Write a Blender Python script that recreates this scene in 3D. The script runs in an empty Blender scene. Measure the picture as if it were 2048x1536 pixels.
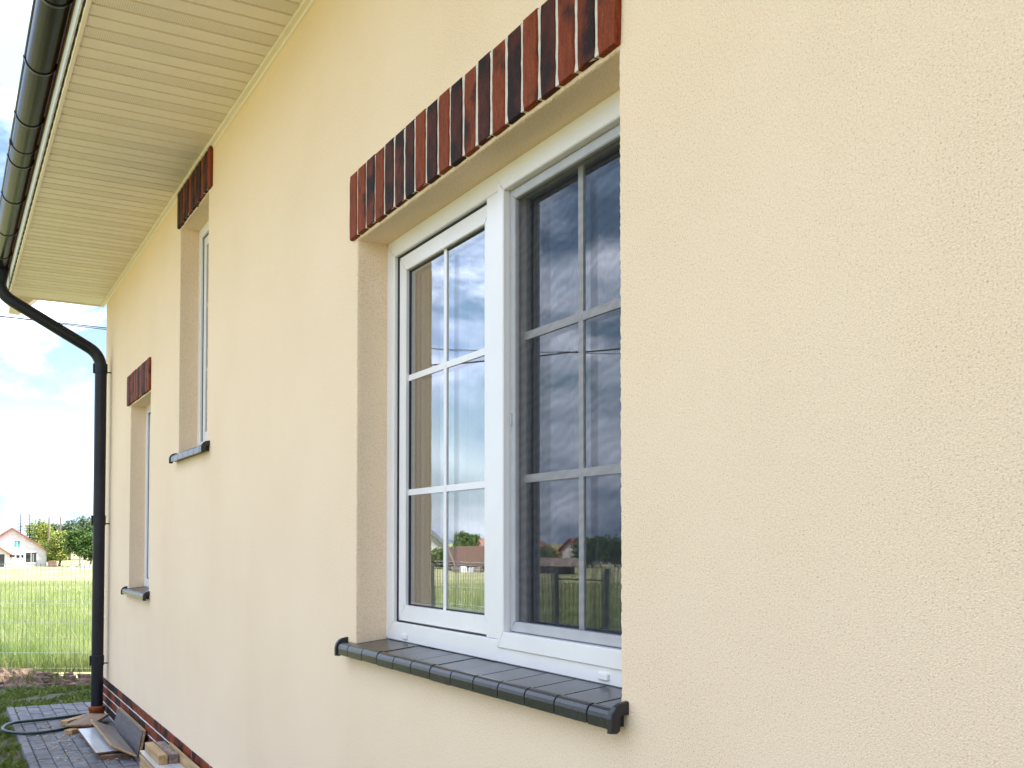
import bpy, bmesh, math, random
import numpy as np
from mathutils import Vector, Matrix
random.seed(7)
rng = np.random.default_rng(7)
SC = bpy.context.scene
COL = SC.collection
R = math.radians

# ------------------------------------------------------------------ camera
cam_d = bpy.data.cameras.new("camera")
cam = bpy.data.objects.new("camera", cam_d)
COL.objects.link(cam)
cam_d.sensor_width = 36.0
cam_d.lens = 2032.0 / 2048.0 * 36.0
cam_d.shift_y = 258.5 / 2048.0
cam_d.clip_start = 0.05
cam_d.clip_end = 6000
EYE = Vector((0.0, -1.365, 1.60))
YAW = R(29.272)                      # angle between the view and the wall
cam.location = EYE
cam.rotation_euler = (R(90 + 1.70), 0, R(90) - YAW)
SC.camera = cam

# ------------------------------------------------------------------ sky
SUN_DIR = Vector((0.300, 0.418, 1.0)).normalized()      # towards the sun
EL = math.asin(SUN_DIR.z)
AZ = math.atan2(SUN_DIR.x, SUN_DIR.y)
w = bpy.data.worlds.new("World")
SC.world = w
w.use_nodes = True
nt = w.node_tree
nt.nodes.clear()
N = nt.nodes.new
L = nt.links.new
out = N("ShaderNodeOutputWorld")
sky = N("ShaderNodeTexSky")
sky.sky_type = 'NISHITA'
sky.sun_disc = False
sky.sun_elevation = EL
sky.sun_rotation = AZ
sky.air_density = 1.0
sky.dust_density = 0.6
sky.ozone_density = 1.0
bg_sky = N("ShaderNodeBackground")
bg_sky.inputs[1].default_value = 0.095
L(sky.outputs[0], bg_sky.inputs[0])
tc = N("ShaderNodeTexCoord")
mp = N("ShaderNodeMapping")
mp.inputs['Scale'].default_value = (1.0, 1.0, 1.9)
mp.inputs['Location'].default_value = (-8.1615, 6.4524, -3.7870)
L(tc.outputs['Generated'], mp.inputs[0])
n1 = N("ShaderNodeTexNoise")
n1.inputs['Scale'].default_value = 4.6
n1.inputs['Detail'].default_value = 10
n1.inputs['Roughness'].default_value = 0.56
n1.inputs['Distortion'].default_value = 0.25
L(mp.outputs[0], n1.inputs['Vector'])
r1 = N("ShaderNodeValToRGB")
r1.color_ramp.elements[0].position = 0.43
r1.color_ramp.elements[1].position = 0.54
L(n1.outputs['Fac'], r1.inputs[0])
# more cloud low down, where the layers pile up towards the horizon
sx = N("ShaderNodeSeparateXYZ")
L(tc.outputs['Generated'], sx.inputs[0])
hz = N("ShaderNodeMapRange")
hz.inputs['From Min'].default_value = 0.0
hz.inputs['From Max'].default_value = 0.13
hz.inputs['To Min'].default_value = 0.85
hz.inputs['To Max'].default_value = 0.0
L(sx.outputs['Z'], hz.inputs['Value'])
mx = N("ShaderNodeMath")
mx.operation = 'MAXIMUM'
L(r1.outputs['Color'], mx.inputs[0])
L(hz.outputs[0], mx.inputs[1])
n2 = N("ShaderNodeTexNoise")
n2.inputs['Scale'].default_value = 7.5
n2.inputs['Detail'].default_value = 7
L(mp.outputs[0], n2.inputs['Vector'])
r2 = N("ShaderNodeValToRGB")
r2.color_ramp.elements[0].position = 0.40
r2.color_ramp.elements[0].color = (0.20, 0.285, 0.43, 1)
r2.color_ramp.elements[1].position = 0.68
r2.color_ramp.elements[1].color = (0.85, 0.905, 1.08, 1)
L(n2.outputs['Fac'], r2.inputs[0])
bg_cl = N("ShaderNodeBackground")
bg_cl.inputs[1].default_value = 1.55
L(r2.outputs[0], bg_cl.inputs[0])
# cloud layers are brightest overhead and dimmer low down: (1 + 2 sin h) / 3
cie = N("ShaderNodeMath")
cie.operation = 'MULTIPLY_ADD'
cie.use_clamp = False
cie.inputs[1].default_value = 2.0 / 3.0 * 3.0
cie.inputs[2].default_value = 1.0 / 3.0 * 3.0
czm = N("ShaderNodeMath")
czm.operation = 'MAXIMUM'
czm.inputs[1].default_value = 0.0
L(sx.outputs['Z'], czm.inputs[0])
L(czm.outputs[0], cie.inputs[0])
L(cie.outputs[0], bg_cl.inputs[1])
mixs = N("ShaderNodeMixShader")
L(mx.outputs[0], mixs.inputs[0])
L(bg_sky.outputs[0], mixs.inputs[1])
L(bg_cl.outputs[0], mixs.inputs[2])
L(mixs.outputs[0], out.inputs[0])

# ------------------------------------------------------------------ sun
sun_d = bpy.data.lights.new("sun", 'SUN')
sun_d.energy = 5.0
sun_d.angle = R(0.55)
sun_d.color = (1.0, 0.95, 0.87)
sun = bpy.data.objects.new("sun", sun_d)
COL.objects.link(sun)
sun.rotation_euler = SUN_DIR.to_track_quat('Z', 'Y').to_euler()
sun.location = (6, 8, 20)

vs = SC.view_settings
vs.view_transform = 'Standard'
vs.look = 'None'
vs.gamma = 1.0
vs.exposure = 1.44
vs.use_curve_mapping = False
SC.render.engine = 'CYCLES'
SC.cycles.max_bounces = 10
SC.cycles.diffuse_bounces = 5
SC.cycles.glossy_bounces = 5
SC.cycles.transparent_max_bounces = 24
SC.cycles.caustics_reflective = False
SC.cycles.caustics_refractive = False
SC.cycles.use_denoising = True
try:
    SC.cycles.denoiser = 'OPENIMAGEDENOISE'
    SC.cycles.denoising_prefilter = 'ACCURATE'
except Exception:
    pass


# ================================================================== helpers
class MB:
    """collects geometry and links it as one mesh object"""
    def __init__(s):
        s.v, s.f, s.m, s.sm = [], [], [], []

    def add(s, vs_, fs, mi=0, smooth=False):
        b = len(s.v)
        s.v += [tuple(p) for p in vs_]
        for f in fs:
            s.f.append(tuple(b + i for i in f))
            s.m.append(mi)
            s.sm.append(smooth)

    def box(s, x0, x1, y0, y1, z0, z1, mi=0):
        s.add([(x0, y0, z0), (x1, y0, z0), (x1, y1, z0), (x0, y1, z0), (x0, y0, z1), (x1, y0, z1), (x1, y1, z1), (x0, y1, z1)],
              [(0, 3, 2, 1), (4, 5, 6, 7), (0, 1, 5, 4), (1, 2, 6, 5), (2, 3, 7, 6), (3, 0, 4, 7)], mi)

    def obox(s, c, ax, ay, az, hx, hy, hz, mi=0):
        c, ax, ay, az = Vector(c), Vector(ax).normalized(), Vector(ay).normalized(), Vector(az).normalized()
        vs_ = []
        for k in (-1, 1):
            for (i, j) in ((-1, -1), (1, -1), (1, 1), (-1, 1)):
                vs_.append(c + ax * hx * i + ay * hy * j + az * hz * k)
        s.add(vs_, [(0, 3, 2, 1), (4, 5, 6, 7), (0, 1, 5, 4), (1, 2, 6, 5), (2, 3, 7, 6), (3, 0, 4, 7)], mi)

    def chamfer(s, x0, x1, y0, y1, z0, z1, c, jit=0.0, mi=0):
        """box with chamfered edges; jit roughens its corners"""
        vs_ = []
        idx = {}
        for ix, X in ((0, x0), (1, x1)):
            for iy, Y in ((0, y0), (1, y1)):
                for iz, Z in ((0, z0), (1, z1)):
                    dx, dy, dz = (c if ix == 0 else -c), (c if iy == 0 else -c), (c if iz == 0 else -c)
                    j = [random.uniform(-jit, jit) for _ in range(3)]
                    for a, p in (('x', (X, Y + dy, Z + dz)), ('y', (X + dx, Y, Z + dz)), ('z', (X + dx, Y + dy, Z))):
                        idx[(a, ix, iy, iz)] = len(vs_)
                        vs_.append((p[0] + j[0], p[1] + j[1], p[2] + j[2]))
        F = []
        for i in (0, 1):
            F.append([idx[('x', i, a, b)] for a, b in ((0, 0), (0, 1), (1, 1), (1, 0))])
            F.append([idx[('y', a, i, b)] for a, b in ((0, 0), (1, 0), (1, 1), (0, 1))])
            F.append([idx[('z', a, b, i)] for a, b in ((0, 0), (0, 1), (1, 1), (1, 0))])
        for a in (0, 1):
            for b in (0, 1):
                F.append([idx[('y', 0, a, b)], idx[('y', 1, a, b)], idx[('z', 1, a, b)], idx[('z', 0, a, b)]])
                F.append([idx[('x', a, 0, b)], idx[('x', a, 1, b)], idx[('z', a, 1, b)], idx[('z', a, 0, b)]])
                F.append([idx[('x', a, b, 0)], idx[('x', a, b, 1)], idx[('y', a, b, 1)], idx[('y', a, b, 0)]])
                for d in (0, 1):
                    F.append([idx[('x', a, b, d)], idx[('y', a, b, d)], idx[('z', a, b, d)]])
        s.add(vs_, F, mi)

    def prism(s, prof, axis, a, b, mi=0, smooth=False, caps=True):
        """extrude a closed 2-D profile along axis 'X' (profile = y, z), 'Y' (x, z) or 'Z' (x, y)"""
        def P(p, t):
            return {'X': (t, p[0], p[1]), 'Y': (p[0], t, p[1]), 'Z': (p[0], p[1], t)}[axis]
        n = len(prof)
        vs_ = [P(p, a) for p in prof] + [P(p, b) for p in prof]
        s.add(vs_, [(i, (i + 1) % n, n + (i + 1) % n, n + i) for i in range(n)], mi, smooth)
        if caps:
            s.add([P(p, a) for p in prof], [tuple(range(n))], mi)
            s.add([P(p, b) for p in prof], [tuple(range(n))[::-1]], mi)

    def tube(s, pts, r, seg=10, mi=0, caps=True):
        pts = [Vector(p) for p in pts]
        rs = r if isinstance(r, (list, tuple)) else [r] * len(pts)
        n = len(pts)
        tang = []
        for i in range(n):
            t = pts[min(i + 1, n - 1)] - pts[max(i - 1, 0)]
            tang.append(t.normalized())
        ref = Vector((0, 0, 1)) if abs(tang[0].z) < 0.9 else Vector((1, 0, 0))
        u = tang[0].cross(ref).normalized()
        vs_ = []
        for i in range(n):
            u = (u - tang[i] * u.dot(tang[i])).normalized()
            v = tang[i].cross(u)
            for k in range(seg):
                a = 2 * math.pi * k / seg
                vs_.append(pts[i] + (u * math.cos(a) + v * math.sin(a)) * rs[i])
        F = []
        for i in range(n - 1):
            for k in range(seg):
                F.append((i * seg + k, i * seg + (k + 1) % seg, (i + 1) * seg + (k + 1) % seg, (i + 1) * seg + k))
        s.add(vs_, F, mi, True)
        if caps:
            s.add([vs_[k] for k in range(seg)], [tuple(range(seg))[::-1]], mi)
            s.add([vs_[(n - 1) * seg + k] for k in range(seg)], [tuple(range(seg))], mi)

    def ring(s, x0, x1, z0, z1, wl, wr, wb, wt, yf, yb, gap=0.0006, mi=0, ch=0.003):
        """mitred rectangular frame in the XZ plane: front face at yf, back at yb (yf < yb)"""
        o = [(x0, z0), (x1, z0), (x1, z1), (x0, z1)]
        i = [(x0 + wl, z0 + wb), (x1 - wr, z0 + wb), (x1 - wr, z1 - wt), (x0 + wl, z1 - wt)]
        for k in range(4):
            a, b, c, d = Vector(o[k]), Vector(o[(k + 1) % 4]), Vector(i[(k + 1) % 4]), Vector(i[k])
            t = (b - a).normalized() * gap
            nrm = (d - a) - t * ((d - a).dot(t) / max(t.dot(t), 1e-12))
            nrm = nrm.normalized()
            a2, b2, c2, d2 = a + t, b - t, c - t, d + t
            q = [a2, b2, c2, d2]
            qi = [a2 + nrm * ch, b2 + nrm * ch, c2 - nrm * ch, d2 - nrm * ch]
            vs_ = [(p.x, yf, p.y) for p in qi] + [(p.x, yf + ch, p.y) for p in q] + [(p.x, yb, p.y) for p in q]
            s.add(vs_, [(0, 1, 2, 3), (4, 5, 1, 0), (2, 6, 7, 3), (5, 6, 2, 1), (3, 7, 4, 0),
                        (8, 9, 5, 4), (6, 10, 11, 7), (9, 10, 6, 5), (7, 11, 8, 4), (11, 10, 9, 8)], mi)

    def mesh(s, name, mats):
        me = bpy.data.meshes.new(name)
        me.from_pydata(s.v, [], s.f)
        for m_ in (mats if isinstance(mats, (list, tuple)) else [mats]):
            me.materials.append(m_)
        me.polygons.foreach_set('material_index', s.m)
        me.polygons.foreach_set('use_smooth', s.sm)
        me.update()
        return me

    def build(s, name, mats, parent=None, fix=True):
        me = s.mesh(name, mats)
        if fix:
            bm = bmesh.new()
            bm.from_mesh(me)
            bmesh.ops.recalc_face_normals(bm, faces=bm.faces)
            bm.to_mesh(me)
            bm.free()
        return link(name, me, parent)


def link(name, me, parent=None):
    o = bpy.data.objects.new(name, me)
    COL.objects.link(o)
    if parent is not None:
        o.parent = parent
    return o


def thing(name, label, cat, loc=(0, 0, 0), rz=0.0, group=None):
    o = bpy.data.objects.new(name, None)
    o.empty_display_size = 0.3
    COL.objects.link(o)
    o.location = loc
    o.rotation_euler = (0, 0, rz)
    return tag(o, label, cat, group)


def tag(o, label, cat, group=None):
    o['label'] = label
    o['category'] = cat
    if group:
        o['group'] = group
    return o


def kind(o, k):
    o['kind'] = k
    return o


# ------------------------------------------------------------------ materials
def nodes(name):
    m = bpy.data.materials.new(name)
    m.use_nodes = True
    t = m.node_tree
    b = t.nodes["Principled BSDF"]
    return m, t, b


def tex_noise(t, vec, scale, detail=4, rough=0.55):
    n = t.nodes.new("ShaderNodeTexNoise")
    n.inputs['Scale'].default_value = scale
    n.inputs['Detail'].default_value = detail
    n.inputs['Roughness'].default_value = rough
    t.links.new(vec, n.inputs['Vector'])
    return n


def ramp(t, fac, stops):
    r = t.nodes.new("ShaderNodeValToRGB")
    e = r.color_ramp.elements
    while len(e) < len(stops):
        e.new(0.5)
    for k, (p, c) in enumerate(stops):
        e[k].position = p
        e[k].color = (*c, 1)
    t.links.new(fac, r.inputs[0])
    return r


def bump(t, b, height, strength, dist):
    n = t.nodes.new("ShaderNodeBump")
    n.inputs['Strength'].default_value = strength
    n.inputs['Distance'].default_value = dist
    t.links.new(height, n.inputs['Height'])
    t.links.new(n.outputs[0], b.inputs['Normal'])
    return n


def mat(name, c0, c1=None, rough=0.6, scale=20.0, detail=5, lo=0.35, hi=0.65, metal=0.0, bmp=0.0, bscale=None, bdist=0.002,
        stretch=(1, 1, 1), rnd=0.0, spec=0.5, coat=0.0):
    """colour noise between c0 and c1 on object coordinates, optional bump and per-object variation"""
    m, t, b = nodes(name)
    b.inputs['Roughness'].default_value = rough
    b.inputs['Metallic'].default_value = metal
    b.inputs['Specular IOR Level'].default_value = spec
    if coat:
        b.inputs['Coat Weight'].default_value = coat
        b.inputs['Coat Roughness'].default_value = 0.15
    tcn = t.nodes.new("ShaderNodeTexCoord")
    mpn = t.nodes.new("ShaderNodeMapping")
    mpn.inputs['Scale'].default_value = stretch
    t.links.new(tcn.outputs['Object'], mpn.inputs[0])
    vec = mpn.outputs[0]
    oi = t.nodes.new("ShaderNodeObjectInfo")
    if rnd:
        ad = t.nodes.new("ShaderNodeVectorMath")
        ad.operation = 'ADD'
        sc_ = t.nodes.new("ShaderNodeVectorMath")
        sc_.operation = 'SCALE'
        sc_.inputs['Scale'].default_value = 37.0
        cmb = t.nodes.new("ShaderNodeCombineXYZ")
        for k in range(3):
            t.links.new(oi.outputs['Random'], cmb.inputs[k])
        t.links.new(cmb.outputs[0], sc_.inputs[0])
        t.links.new(vec, ad.inputs[0])
        t.links.new(sc_.outputs[0], ad.inputs[1])
        vec = ad.outputs[0]
    if c1 is None:
        b.inputs['Base Color'].default_value = (*c0, 1)
        col = None
    else:
        n = tex_noise(t, vec, scale, detail)
        col = ramp(t, n.outputs['Fac'], [(lo, c0), (hi, c1)]).outputs[0]
    if rnd and col is not None:
        hs = t.nodes.new("ShaderNodeHueSaturation")
        mr = t.nodes.new("ShaderNodeMapRange")
        mr.inputs['To Min'].default_value = 1 - rnd
        mr.inputs['To Max'].default_value = 1 + rnd
        t.links.new(oi.outputs['Random'], mr.inputs['Value'])
        t.links.new(mr.outputs[0], hs.inputs['Value'])
        t.links.new(col, hs.inputs['Color'])
        col = hs.outputs[0]
    if col is not None:
        t.links.new(col, b.inputs['Base Color'])
    if bmp:
        nb = tex_noise(t, vec, bscale or scale * 3, 6)
        bump(t, b, nb.outputs['Fac'], bmp, bdist)
    return m


def mat_stucco(name, c0, c1):
    m, t, b = nodes(name)
    b.inputs['Roughness'].default_value = 0.92
    b.inputs['Specular IOR Level'].default_value = 0.2
    tcn = t.nodes.new("ShaderNodeTexCoord")
    vec = tcn.outputs['Object']
    big = tex_noise(t, vec, 1.3, 4)
    grain = tex_noise(t, vec, 240, 2, 0.6)
    mixn = t.nodes.new("ShaderNodeMath")
    mixn.operation = 'MULTIPLY_ADD'
    t.links.new(grain.outputs['Fac'], mixn.inputs[0])
    mixn.inputs[1].default_value = 1.0
    mul = t.nodes.new("ShaderNodeMath")
    mul.operation = 'MULTIPLY'
    mul.inputs[1].default_value = 0.24
    t.links.new(big.outputs['Fac'], mul.inputs[0])
    t.links.new(mul.outputs[0], mixn.inputs[2])
    r = ramp(t, mixn.outputs[0], [(0.36, tuple(c * 0.55 for c in c0)), (0.50, c0), (0.76, c1)])
    t.links.new(r.outputs[0], b.inputs['Base Color'])
    # kernels of the scratch render: worm-like pits between grains
    mpn = t.nodes.new("ShaderNodeMapping")
    mpn.inputs['Scale'].default_value = (1.0, 1.0, 1.25)
    mpn.inputs['Rotation'].default_value = (0, R(28), 0)
    t.links.new(vec, mpn.inputs[0])
    k1 = tex_noise(t, mpn.outputs[0], 290, 2, 0.65)
    k2 = tex_noise(t, vec, 18, 3, 0.5)
    ad = t.nodes.new("ShaderNodeMath")
    ad.operation = 'MULTIPLY_ADD'
    ad.inputs[1].default_value = 0.25
    t.links.new(k2.outputs['Fac'], ad.inputs[0])
    t.links.new(k1.outputs['Fac'], ad.inputs[2])
    bump(t, b, ad.outputs[0], 0.75, 0.0036)
    return m


def mat_brick(name, c_red, c_red2, c_dark, bias):
    """clinker brick: fire-flashed dark clouds over red, per object"""
    m, t, b = nodes(name)
    b.inputs['Roughness'].default_value = 0.68
    b.inputs['Specular IOR Level'].default_value = 0.18
    tcn = t.nodes.new("ShaderNodeTexCoord")
    oi = t.nodes.new("ShaderNodeObjectInfo")
    cmb = t.nodes.new("ShaderNodeCombineXYZ")
    for k in range(3):
        t.links.new(oi.outputs['Random'], cmb.inputs[k])
    sc_ = t.nodes.new("ShaderNodeVectorMath")
    sc_.operation = 'SCALE'
    sc_.inputs['Scale'].default_value = 61.0
    t.links.new(cmb.outputs[0], sc_.inputs[0])
    ad = t.nodes.new("ShaderNodeVectorMath")
    ad.operation = 'ADD'
    t.links.new(tcn.outputs['Object'], ad.inputs[0])
    t.links.new(sc_.outputs[0], ad.inputs[1])
    vec = ad.outputs[0]
    cloud = tex_noise(t, vec, 9, 4, 0.5)
    fine = tex_noise(t, vec, 160, 5, 0.65)
    mpn = t.nodes.new("ShaderNodeMapping")
    mpn.inputs['Scale'].default_value = (5.0, 5.0, 0.7)
    t.links.new(vec, mpn.inputs[0])
    streak = tex_noise(t, mpn.outputs[0], 26, 3)
    red = ramp(t, streak.outputs['Fac'], [(0.32, c_red), (0.66, c_red2)])
    mk = ramp(t, cloud.outputs['Fac'], [(bias - 0.06, (0, 0, 0)), (bias + 0.10, (1, 1, 1))])
    mixc = t.nodes.new("ShaderNodeMix")
    mixc.data_type = 'RGBA'
    t.links.new(mk.outputs[0], mixc.inputs[0])
    t.links.new(red.outputs[0], mixc.inputs[6])
    mixc.inputs[7].default_value = (*c_dark, 1)
    mul = t.nodes.new("ShaderNodeMix")
    mul.data_type = 'RGBA'
    mul.blend_type = 'MULTIPLY'
    mul.inputs[0].default_value = 0.7
    t.links.new(mixc.outputs[2], mul.inputs[6])
    fr = ramp(t, fine.outputs['Fac'], [(0.3, (0.55, 0.55, 0.55)), (0.62, (1.15, 1.15, 1.15))])
    t.links.new(fr.outputs[0], mul.inputs[7])
    t.links.new(mul.outputs[2], b.inputs['Base Color'])
    bump(t, b, fine.outputs['Fac'], 0.9, 0.003)
    return m


def mat_glass(name, k):
    m = bpy.data.materials.new(name)
    m.use_nodes = True
    t = m.node_tree
    t.nodes.clear()
    o = t.nodes.new("ShaderNodeOutputMaterial")
    mixn = t.nodes.new("ShaderNodeMixShader")
    tr = t.nodes.new("ShaderNodeBsdfTransparent")
    tr.inputs[0].default_value = (0.84, 0.87, 0.86, 1)
    gl = t.nodes.new("ShaderNodeBsdfGlossy")
    gl.inputs['Roughness'].default_value = 0.0
    gl.inputs['Color'].default_value = (0.97, 0.98, 1.0, 1)
    fr = t.nodes.new("ShaderNodeFresnel")
    fr.inputs['IOR'].default_value = 1.52
    geo = t.nodes.new("ShaderNodeNewGeometry")
    tcn = t.nodes.new("ShaderNodeTexCoord")
    wob = tex_noise(t, tcn.outputs['Object'], 2.2, 1)
    bn = t.nodes.new("ShaderNodeBump")
    bn.inputs['Strength'].default_value = 0.25
    bn.inputs['Distance'].default_value = 0.004
    t.links.new(wob.outputs['Fac'], bn.inputs['Height'])
    t.links.new(bn.outputs[0], gl.inputs['Normal'])
    mu = t.nodes.new("ShaderNodeMath")
    mu.operation = 'MULTIPLY'
    mu.use_clamp = True
    mu.inputs[1].default_value = k
    # the same reflectance from either side of the thin sheet
    ab = t.nodes.new("ShaderNodeVectorMath")
    ab.operation = 'DOT_PRODUCT'
    t.links.new(geo.outputs['Normal'], ab.inputs[0])
    t.links.new(geo.outputs['Incoming'], ab.inputs[1])
    a2 = t.nodes.new("ShaderNodeMath")
    a2.operation = 'ABSOLUTE'
    t.links.new(ab.outputs['Value'], a2.inputs[0])
    s1 = t.nodes.new("ShaderNodeMath")
    s1.operation = 'SUBTRACT'
    s1.inputs[0].default_value = 1.0
    t.links.new(a2.outputs[0], s1.inputs[1])
    p5 = t.nodes.new("ShaderNodeMath")
    p5.operation = 'POWER'
    p5.inputs[1].default_value = 5.0
    t.links.new(s1.outputs[0], p5.inputs[0])
    ma = t.nodes.new("ShaderNodeMath")
    ma.operation = 'MULTIPLY_ADD'
    ma.inputs[1].default_value = 0.957
    ma.inputs[2].default_value = 0.043
    t.links.new(p5.outputs[0], ma.inputs[0])
    t.links.new(ma.outputs[0], mu.inputs[0])
    t.nodes.remove(fr)
    t.links.new(mu.outputs[0], mixn.inputs[0])
    t.links.new(tr.outputs[0], mixn.inputs[1])
    t.links.new(gl.outputs[0], mixn.inputs[2])
    t.links.new(mixn.outputs[0], o.inputs[0])
    return m


def mat_screen(name):
    """insect netting, threads far too fine to see: part open, part dark thread"""
    m = bpy.data.materials.new(name)
    m.use_nodes = True
    t = m.node_tree
    t.nodes.clear()
    o = t.nodes.new("ShaderNodeOutputMaterial")
    mixn = t.nodes.new("ShaderNodeMixShader")
    tr = t.nodes.new("ShaderNodeBsdfTransparent")
    df = t.nodes.new("ShaderNodeBsdfDiffuse")
    df.inputs[0].default_value = (0.035, 0.036, 0.043, 1)
    tcn = t.nodes.new("ShaderNodeTexCoord")
    mpn = t.nodes.new("ShaderNodeMapping")
    mpn.inputs['Scale'].default_value = (1.2, 1.0, 1.0)
    mpn.inputs['Rotation'].default_value = (0, R(10), 0)
    t.links.new(tcn.outputs['Object'], mpn.inputs[0])
    wv = t.nodes.new("ShaderNodeTexWave")
    wv.bands_direction = 'Z'
    wv.inputs['Scale'].default_value = 9.0
    wv.inputs['Distortion'].default_value = 9.0
    wv.inputs['Detail'].default_value = 1.5
    wv.inputs['Detail Scale'].default_value = 0.9
    t.links.new(mpn.outputs[0], wv.inputs['Vector'])
    mr = t.nodes.new("ShaderNodeMapRange")
    mr.inputs['To Min'].default_value = 0.37
    mr.inputs['To Max'].default_value = 0.45
    t.links.new(wv.outputs['Fac'], mr.inputs['Value'])
    t.links.new(mr.outputs[0], mixn.inputs[0])
    t.links.new(tr.outputs[0], mixn.inputs[1])
    t.links.new(df.outputs[0], mixn.inputs[2])
    t.links.new(mixn.outputs[0], o.inputs[0])
    return m


def mat_soffit(name, col, perf):
    m, t, b = nodes(name)
    b.inputs['Roughness'].default_value = 0.45
    b.inputs['Base Color'].default_value = (*col, 1)
    tcn = t.nodes.new("ShaderNodeTexCoord")
    if perf:
        # punched vent slots: a slanted lattice of small holes
        mpn = t.nodes.new("ShaderNodeMapping")
        mpn.inputs['Scale'].default_value = (1.0, 1.0, 0.0)
        t.links.new(tcn.outputs['Object'], mpn.inputs[0])
        ws = []
        for rot in (R(28), R(-28)):
            m2 = t.nodes.new("ShaderNodeMapping")
            m2.inputs['Rotation'].default_value = (0, 0, rot)
            t.links.new(mpn.outputs[0], m2.inputs[0])
            wv = t.nodes.new("ShaderNodeTexWave")
            wv.bands_direction = 'X'
            wv.inputs['Scale'].default_value = 34.0
            t.links.new(m2.outputs[0], wv.inputs['Vector'])
            ws.append(wv)
        mu = t.nodes.new("ShaderNodeMath")
        mu.operation = 'MULTIPLY'
        t.links.new(ws[0].outputs['Fac'], mu.inputs[0])
        t.links.new(ws[1].outputs['Fac'], mu.inputs[1])
        d = tuple(c * 0.45 for c in col)
        r = ramp(t, mu.outputs[0], [(0.35, col), (0.75, d)])
        t.links.new(r.outputs[0], b.inputs['Base Color'])
    else:
        n = tex_noise(t, tcn.outputs['Object'], 3.0, 3)
        r = ramp(t, n.outputs['Fac'], [(0.3, tuple(c * 0.96 for c in col)), (0.7, col)])
        t.links.new(r.outputs[0], b.inputs['Base Color'])
    return m


def mat_leaf(name, c0, c1, scale=0.8, trans=0.35):
    m, t, b = nodes(name)
    b.inputs['Roughness'].default_value = 0.6
    b.inputs['Specular IOR Level'].default_value = 0.25
    tcn = t.nodes.new("ShaderNodeTexCoord")
    n = tex_noise(t, tcn.outputs['Object'], scale, 4, 0.7)
    r = ramp(t, n.outputs['Fac'], [(0.33, c0), (0.66, c1)])
    t.links.new(r.outputs[0], b.inputs['Base Color'])
    tl = t.nodes.new("ShaderNodeBsdfTranslucent")
    t.links.new(r.outputs[0], tl.inputs[0])
    mixn = t.nodes.new("ShaderNodeMixShader")
    mixn.inputs[0].default_value = trans
    o = t.nodes["Material Output"]
    t.links.new(b.outputs[0], mixn.inputs[1])
    t.links.new(tl.outputs[0], mixn.inputs[2])
    t.links.new(mixn.outputs[0], o.inputs[0])
    return m


M_STUCCO = mat_stucco("cream_render", (0.82, 0.619, 0.41), (0.91, 0.721, 0.525))
M_PVC = mat("white_pvc", (0.755, 0.72, 0.705), (0.785, 0.75, 0.735), rough=0.28, scale=6)
M_GASKET = mat("black_rubber", (0.012, 0.012, 0.013), rough=0.6)
M_GREYALU = mat("grey_aluminium", (0.38, 0.375, 0.39), (0.43, 0.425, 0.44), rough=0.4, scale=15)
M_SPACER = mat("spacer_metal", (0.25, 0.26, 0.28), (0.33, 0.34, 0.36), rough=0.35, scale=60)
M_GLASS = mat_glass("window_glass", 3.7)
M_SCREEN = mat_screen("insect_netting")
M_SOFFIT = mat_soffit("soffit_cream", (0.79, 0.69, 0.57), False)
M_SOFFITP = mat_soffit("soffit_cream_perforated", (0.78, 0.68, 0.555), True)
M_TRIM = mat("trim_cream", (0.80, 0.69, 0.56), (0.82, 0.715, 0.58), rough=0.4, scale=8)
M_FASCIA = mat("fascia_grey", (0.62, 0.64, 0.66), (0.74, 0.75, 0.76), rough=0.6, scale=12, stretch=(0.3, 1, 3))
M_WOOD_DARK = mat("fascia_timber", (0.16, 0.065, 0.02), (0.22, 0.10, 0.04), rough=0.7, scale=14, stretch=(0.2, 1, 2))
M_GUTTER = mat("graphite_gutter", (0.006, 0.009, 0.006), (0.010, 0.013, 0.009), rough=0.22, scale=5, spec=0.085)
M_PIPE = mat("graphite_pipe", (0.010, 0.012, 0.018), (0.016, 0.018, 0.025), rough=0.33, scale=6, spec=0.25)
M_BLACK = mat("black_plastic", (0.008, 0.009, 0.012), (0.013, 0.014, 0.017), rough=0.38, scale=10)
M_SILL = mat("graphite_clinker", (0.013, 0.014, 0.017), (0.024, 0.025, 0.029), rough=0.22, scale=55, bmp=0.15, bscale=260, rnd=0.12, spec=0.42)
M_MORTAR = mat("pale_mortar", (0.56, 0.50, 0.42), (0.68, 0.62, 0.53), rough=0.95, scale=60, bmp=0.5, bscale=150)
M_MORTARP = mat("white_mortar", (0.60, 0.57, 0.54), (0.74, 0.72, 0.70), rough=0.95, scale=60, bmp=0.5, bscale=150)
M_BR = mat_brick("red_clinker", (0.165, 0.024, 0.005), (0.245, 0.052, 0.012), (0.030, 0.009, 0.005), 0.60)
M_BM = mat_brick("flashed_clinker", (0.125, 0.020, 0.006), (0.185, 0.038, 0.010), (0.018, 0.006, 0.004), 0.48)
M_BD = mat_brick("dark_clinker", (0.055, 0.012, 0.006), (0.090, 0.018, 0.008), (0.016, 0.006, 0.004), 0.47)
M_TERRA = mat("orange_drain_pipe", (0.33, 0.075, 0.02), (0.40, 0.10, 0.03), rough=0.5, scale=20)
M_ROOF = mat("roof_tile", (0.06, 0.05, 0.05), (0.09, 0.07, 0.07), rough=0.7, scale=9)
M_ROOM = mat("room_paint", (0.20, 0.19, 0.17), (0.24, 0.22, 0.20), rough=0.9, scale=3)
M_CURTAIN = mat_leaf("sheer_curtain", (0.20, 0.20, 0.21), (0.30, 0.30, 0.31), 4, 0.5)
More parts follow.
